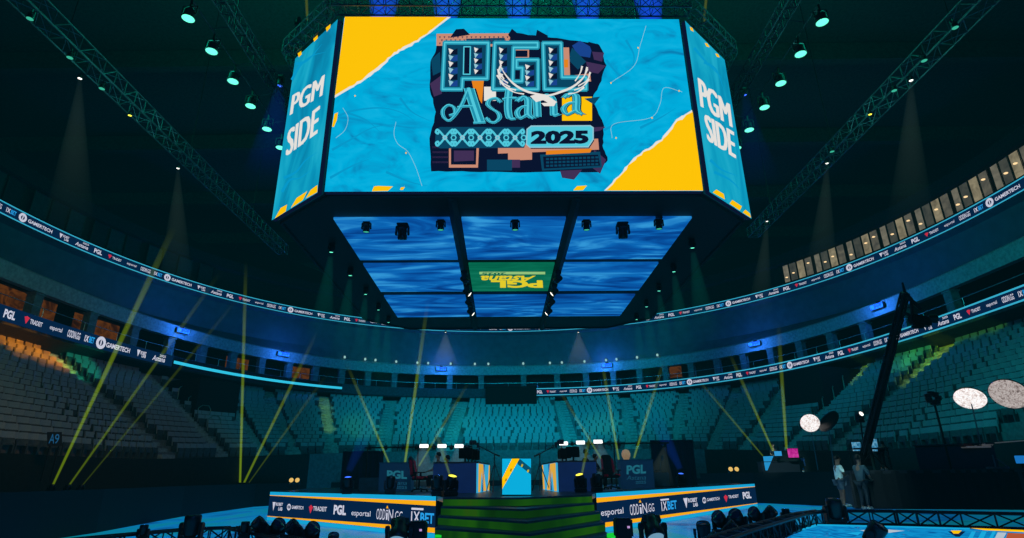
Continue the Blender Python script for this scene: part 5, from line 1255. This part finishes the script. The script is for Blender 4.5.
def person(loc, rz, label, shirt, legs, pose='stand', lean=0.0, skin=SKIN, long_legs=True, arms=None, hair=HAIR, sc=1.0):
    """faces -y. arms: ((elbow L, hand L), (elbow R, hand R)) relative to the feet"""
    r = thing('person', label, 'person', loc, rz); r.scale = (sc, sc, sc)
    V = Vector; hip = V((0, 0, .92)); 
    if pose == 'sit': hip = V((0, 0, .5))
    up = V((0, -math.sin(lean), math.cos(lean)))
    ch, nk, hd0 = hip+up*.38, hip+up*.56, hip+up*.66
    hc = hd0+V((0, -.02, .1))
    N = {'hip': (hip, (.15, .11)), 'waist': (hip+up*.17, (.135, .1)), 'chest': (ch, (.17, .115)), 'neck': (nk, .055), 'head0': (hd0, .06), 'head1': (hc, (.075, .095)), 'head2': (hc+V((0, .01, .09)), (.065, .08))}
    E = [('hip', 'waist'), ('waist', 'chest'), ('chest', 'neck'), ('neck', 'head0'), ('head0', 'head1'), ('head1', 'head2')]
    N['nose'] = (hc+V((0, -.115, -.01)), .012); E.append(('head1', 'nose'))
    for s, k in ((-1, 'l'), (1, 'r')):
        N['ear'+k] = (hc+V((s*.085, .01, .0)), .014); E.append(('head1', 'ear'+k))
    sh = {}; fr = V((0, -math.cos(lean), -math.sin(lean)))
    for i, (s, k) in enumerate(((-1, 'l'), (1, 'r'))):
        S = hip+up*.5+V((s*.19, 0, 0)); sh[k] = S
        el, ha = arms[i] if arms else (S+V((s*.05, .02, -.29)), S+V((s*.03, -.1, -.54)))
        el, ha = V(el), V(ha); N['sh'+k] = (S, .055); N['el'+k] = (el, .04); N['wr'+k] = (ha, .026)
        dd = (ha-el).normalized(); N['pa'+k] = (ha+dd*.06, (.036, .02)); E += [('chest', 'sh'+k), ('sh'+k, 'el'+k), ('el'+k, 'wr'+k), ('wr'+k, 'pa'+k)]
        side = dd.cross(V((0, 0, 1))); side = side.normalized() if side.length > .1 else V((1, 0, 0)); dn = dd.cross(side)
        for q, (o_, l_) in enumerate(((-.027, .065), (-.009, .078), (.009, .073), (.027, .058))):
            b_ = ha+dd*.095+side*o_; N['f%d%s' % (q, k)] = (b_, .0095); N['g%d%s' % (q, k)] = (b_+dd*l_*.6, .0085); N['h%d%s' % (q, k)] = (b_+dd*l_*.9+dn*.02, .007)
            E += [('pa'+k, 'f%d%s' % (q, k)), ('f%d%s' % (q, k), 'g%d%s' % (q, k)), ('g%d%s' % (q, k), 'h%d%s' % (q, k))]
        N['t0'+k] = (ha+dd*.03-side*.04*s, .011); N['t1'+k] = (ha+dd*.07-side*.06*s, .009); E += [('wr'+k, 't0'+k), ('t0'+k, 't1'+k)]
        H = hip+V((s*.09, 0, -.05)); N['th'+k] = (H, .09)
        if pose == 'sit': K, An = V((s*.12, -.45, .5)), V((s*.12, -.42, .08))
        elif pose == 'stride': K, An = V((s*.1, -.06*s-.04, .48)), V((s*.11, .16*s, .08))
        else: K, An = V((s*.1, -.02, .49)), V((s*.11, .02, .08))
        N['kn'+k] = (K, .058); N['an'+k] = (An, .038); N['to'+k] = (An+V((0, -.16, -.045)), .035); E += [('hip', 'th'+k), ('th'+k, 'kn'+k), ('kn'+k, 'an'+k), ('an'+k, 'to'+k)]
    link('body', skin_mesh('body', N, E, skin), r)
    # shirt
    T = {'hip': (hip-up*.05, (.175, .135)), 'waist': (hip+up*.17, (.165, .13)), 'chest': (ch, (.2, .14)), 'neck': (hip+up*.515, .075)}; TE_ = [('hip', 'waist'), ('waist', 'chest'), ('chest', 'neck')]
    for k in 'lr':
        T['sh'+k] = (sh[k], .078); T['sl'+k] = (sh[k]+(N['el'+k][0]-sh[k])*.8, .07); TE_ += [('chest', 'sh'+k), ('sh'+k, 'sl'+k)]
    link('shirt', skin_mesh('shirt', T, TE_, shirt), r)
    # trousers or shorts
    L_ = {'hip': (hip-V((0, 0, .0)), (.165, .125))}; LE = []
    for k in 'lr':
        th, kn, an = N['th'+k][0], N['kn'+k][0], N['an'+k][0]; L_['th'+k] = (th, .105); LE.append(('hip', 'th'+k))
        if long_legs: L_['kn'+k] = (kn, .075); L_['an'+k] = (an+V((0, 0, .04)), .055); LE += [('th'+k, 'kn'+k), ('kn'+k, 'an'+k)]
        else: L_['kn'+k] = (th+(kn-th)*.8, .09); LE.append(('th'+k, 'kn'+k))
    link('trousers' if long_legs else 'shorts', skin_mesh('trousers', L_, LE, legs), r)
    m = MB(); m.lathe([(0.0, .125), (.05, .12), (.085, .085), (.097, .03), (.095, -.02), (.08, -.05)], 14, 0, tuple(hc+V((0, .03, .035)))); link('hair', m.mesh('hair', hair, True), r)
    for s in (-1, 1):
        m = MB(); m.rbox((s*.033, -.098, hc.z+.025), (.02, .012, .01), .003); 
        if s < 0: ey = m
        else: ey.add(m.v, m.f)
    ey.M = Matrix.Identity(4); ey.rbox((0, -.1+hc.y*0, hc.z-.055), (.045, .01, .008), .002)
    for i_, v in enumerate(ey.v): ey.v[i_] = (v[0], v[1]+hc.y, v[2])
    link('face_features', ey.mesh('face_features', HAIR), r)
    for k in 'lr':
        an = N['an'+k][0]; m = MB(); m.rbox((an.x, an.y-.07, an.z-.03), (.1, .28, .1), .035); link('shoe', m.mesh('shoe', pbr('shoe_pale', '#9fb0b4', .6)), r)
    return r
def cloth(name, col, e=0): return pbr(name, col, .85, 0, .12, 5)
# crew beside the riser
m = MB(); q = aty(866, 510, 20.2); zf = ZL
p = aty(844.5, 507, 20.2); person((p.x, p.y, ZL), 1.35, 'person in an oversized white T-shirt and shorts standing by the riser, facing right', cloth('shirt_white', '#e4f0ea'), cloth('shorts_grey', '#4a5a68'), 'stand', .06, SKIN2, False, (((-.22, -.1, 1.12), (-.12, -.34, 1.06)), ((.22, -.1, 1.12), (.12, -.34, 1.06))), sc=1.0).scale = (1.08, 1.05, .88)
p = aty(867, 511, 18.6); person((p.x, p.y, ZL), 2.0, 'person in dark clothes standing just behind the white T-shirt person', cloth('shirt_slate', '#37505a'), cloth('trousers_dark', '#1a2630'), 'stand', .12, SKIN2, True, (((-.22, -.2, 1.05), (-.1, -.42, .98)), ((.22, -.2, 1.05), (.1, -.42, .98))), sc=.86)
p = aty(884, 470, 21.0); person((p.x, p.y, ZTt), 2.2, 'person in black bending over the crew table by the crane', cloth('shirt_black', '#12161e'), cloth('trousers_black', '#0e1218'), 'stand', .9, SKIN2, True, (((-.2, -.5, .95), (-.12, -.68, .8)), ((.2, -.5, .95), (.12, -.68, .8))), sc=.62)
# far table crew
p = aty(806, 471, RB+.6); person((p.x, p.y, 1.66), 1.5, 'person in pale green top and jeans leaning to the right on the far platform', cloth('top_sage', '#9cc4b8'), cloth('jeans', '#24508a'), 'stride', .5, SKIN, True, (((-.2, -.45, 1.1), (-.1, -.72, 1.0)), ((.2, -.5, 1.25), (.15, -.78, 1.25))), sc=.82)
p = aty(776, 470, RB+1.1); person((p.x, p.y, 1.66), .1, 'person in black behind the cyan laptop, only the upper body showing', cloth('shirt_black2', '#1c222c'), cloth('trousers_black2', '#0e1218'), 'stand', .15, SKIN, True, (((-.28, -.12, 1.1), (-.12, -.36, 1.05)), ((.28, -.12, 1.1), (.12, -.36, 1.05))), sc=.9)
# far platform under them
m = MB(); m.prism([(14.3, 35.6), (14.75, 34.6), (16.4, 35.4), (15.6, 37.6), (14.0, 37.6)], 0, 1.66); tag(m.build('crew_platform', BLACKCLOTH), 'black platform behind the right boards under the show table', 'platform')
# players behind the desks
for (px, py, Y, rz, side, w, c) in ((440, 455.5, 24.1, -1.1, 'left', 'nearer the left end', '#1e2430'), (449, 458.5, 24.5, -1.2, 'left', 'nearer the lectern', '#202a3a'), (584, 452.5, 24.9, 1.1, 'right', 'nearer the lectern', '#222630'), (593.5, 457, 25.2, 1.2, 'right', 'nearer the right end', '#1a2634')):
    p = aty(px, py, Y); x = p.x
    s_ = thing('stool', 'black stool behind the %s player desk, %s' % (side, w), 'stool', (x, Y+.05, ZD)); hs = max(.1, p.z-ZD-1.38+.5)
    m = MB(); m.cyl((0, 0, hs-.08), (0, 0, hs), .2, n=16); m.build('seat', CHB, s_); m = MB(); m.cyl((0, 0, 0), (0, 0, hs-.06), .03); m.cyl((0, 0, 0), (0, 0, .03), .2, n=14); m.build('base', BLACK, s_)
    person((x, Y, ZD+hs-.4), rz, 'seated person in dark top behind the %s player desk, %s' % (side, w), cloth('top_'+c.strip('#'), c), cloth('trousers_black', '#0e1218'), 'sit', .1, SKIN, True, (((-.25, -.2, .75), (-.12, -.42, .7)), ((.25, -.2, .75), (.12, -.42, .7))))

# ------------------------------------------------------------------ light and haze
def light(name, kind, loc, col, e, size=1.0, target=None, angle=60, blend=.6):
    d = bpy.data.lights.new(name, kind); d.color = col; d.energy = e
    if kind in ('POINT', 'SPOT'): d.shadow_soft_size = size
    if kind == 'AREA': d.size = size
    if kind == 'SPOT': d.spot_size = math.radians(angle); d.spot_blend = blend
    o = link(name, d); o.location = loc
    if target is not None: o.rotation_euler = (Vector(target)-Vector(loc)).to_track_quat('-Z', 'Y').to_euler()
    return o
# teal floods on the far stand
for x in (-9, 9):
    light('teal_flood', 'SPOT', (x, 33, 16), (.0, .64, .74), 6600, 1.0, (x*.85, 52, 5.5), 62, .9)
light('teal_flood', 'SPOT', (0, 36, 13), (.0, .62, .72), 1800, 1.0, (0, 52, 6), 60, .9)
light('teal_flood_right', 'SPOT', (10, 17, 12), (.0, .6, .66), 2800, 1.0, (21.5, 26, 6), 75, .8)
light('teal_flood_right', 'SPOT', (10, 32, 13), (.0, .5, .66), 1700, 1.0, (20, 42, 5), 70, .8)
light('teal_flood_left', 'SPOT', (-9, 34, 12), (.0, .52, .68), 1150, 1.0, (-18, 45, 5), 62, .8)
light('warm_fill_left', 'SPOT', (-6, 14, 10), (.7, .36, .14), 1900, 1.0, (-22, 29, 5), 50, .8)  # added warm fill without a fixture, turns the near left seats brown
def bowl_spot(name, px, py, td, k, col, e, ang, src):
    light(name, 'SPOT', src, col, e, .15, tuple(bowl(R(td), k)+Vector((0, 0, .5))), ang, .4)
for td, k in ((179.5, .93), (178, .9), (176.6, .87), (175.2, .84), (173.9, .81)): bowl_spot('orange_spot', 0, 0, td, k, (1, .26, .0), 24000, 4.2, (-9, 22, 8))
for td, k in ((178.5, .82), (176.8, .79), (175.2, .76)): bowl_spot('orange_spot', 0, 0, td, k, (1, .3, .0), 9000, 4.2, (-9, 22, 8))
bowl_spot('yellow_spot_left', 0, 0, 172.9, .78, (.75, .9, .0), 15000, 3.4, (-9, 24, 8))
bowl_spot('green_spot_left', 0, 0, 171.5, .85, (.0, .8, .4), 9000, 9, (-9, 26, 8))
for k in (.98, .88, .78, .68, .58): bowl_spot('yellow_spot_right', 0, 0, 8.2, k, (.6, .95, .0), 12000*k, 3.6, (9, 22, 8))
for td, k in ((2.5, .97), (4.5, .97), (6.5, .97)): bowl_spot('green_spot_right', 0, 0, td, k, (.2, .9, .1), 5500, 4, (9, 21, 8))
for td, k in ((19.6, .95), (19.4, .84), (19.2, .72)): bowl_spot('yellow_spot_right', 0, 0, td, k, (.5, .95, .0), 5000, 3.4, (9, 27, 8))
for td, k in ((11, .9), (13, .85), (10, .8)): bowl_spot('green_spot_right', 0, 0, td, k, (.1, .9, .15), 5500, 7, (9, 25, 8))
for k in (.75, .6, .45, .3): bowl_spot('yellow_spot_back', 0, 0, 126.2, k, (.45, .95, .05), 6500, 3, (-6, 28, 7))
light('green_spot_back', 'SPOT', (-7, 32, 9), (.1, .9, .2), 1700, .3, (-12.5, 48.6, 5.4), 14, .7)
light('green_spot_back', 'SPOT', (5, 32, 9), (.1, .9, .3), 1700, .3, (7.5, 50, 5.6), 12, .7)
light('green_spot_back', 'SPOT', (-2, 32, 9), (.05, .9, .35), 1900, .3, (-5.5, 51, 6.5), 18, .7)
# blue wash on balcony and concourse
light('blue_wash', 'SPOT', (0, 37, 11.5), (.0, .3, .9), 3200, 3.0, (0, 58, 13.2), 118, .6)
light('blue_wash_left', 'SPOT', (-10, 32, 12.0), (.0, .32, .75), 750, 2.0, (-26, 41, 13), 70, .8)
light('blue_wash_right', 'SPOT', (10, 30, 12.0), (.0, .32, .75), 750, 2.0, (26, 38, 13), 80, .8)
light('roof_green', 'POINT', (0, 22, 21), (.0, .75, .45), 2800, 3.0)
light('roof_green', 'POINT', (-13, 18, 20), (.0, .75, .45), 620, 2.0)
light('roof_green', 'POINT', (13, 18, 20), (.0, .75, .45), 480, 2.0)
light('concourse_teal', 'SPOT', (0, 36, 9.6), (.0, .7, .7), 2500, 1.0, (0, 58, 11.4), 104, .5)
light('crew_fill', 'SPOT', (10, 26, 8), (.55, .95, .95), 4500, .3, (15.6, 35.6, 2.2), 14, .6)  # added fill without a fixture, brightens the far table crew
# stage wash
light('stage_wash', 'SPOT', (0, 8, 9), (.35, .5, .65), 1500, 1.0, (0, 22, 1.2), 60, .8)
light('stage_green', 'SPOT', (0, 10, 9), (.1, .9, .1), 260, .3, (0, 14.5, .6), 22, .6)
light('truss_fill', 'POINT', (-12.5, 20, 13.5), (.1, .8, .7), 250, 1.0)  # added fill pair without fixtures, brightens the long trusses
light('truss_fill', 'POINT', (12.5, 20, 13.5), (.1, .8, .7), 250, 1.0)
light('foreground_blue', 'AREA', (0, 2, 8), (.05, .25, 1), 260, 4.0, (0, 12, 0))
light('crew_fill', 'SPOT', (6, 12, 7), (.5, .95, .95), 2100, .4, (10.4, 19.6, 1.4), 22, .6)  # added fill without a fixture, brightens the people by the riser
w = bpy.data.worlds.new('world'); SC.world = w; w.use_nodes = True; nt = w.node_tree; nt.nodes.clear()
out = nt.nodes.new('ShaderNodeOutputWorld'); bg = nt.nodes.new('ShaderNodeBackground'); bg.inputs[0].default_value = (0, 0, 0, 1); bg.inputs[1].default_value = 0
nt.links.new(bg.outputs[0], out.inputs['Surface'])
em = nt.nodes.new('ShaderNodeEmission'); em.inputs[0].default_value = (.0, .5, .68, 1); em.inputs[1].default_value = HAZE = .00021
ab = nt.nodes.new('ShaderNodeVolumeAbsorption'); ab.inputs[0].default_value = (0, 0, 0, 1); ab.inputs['Density'].default_value = .003
ad = nt.nodes.new('ShaderNodeAddShader'); nt.links.new(em.outputs[0], ad.inputs[0]); nt.links.new(ab.outputs[0], ad.inputs[1]); nt.links.new(ad.outputs[0], out.inputs['Volume'])
for o in list(SC.objects):
    if o.type == 'LIGHT': o['kind'] = 'helper'
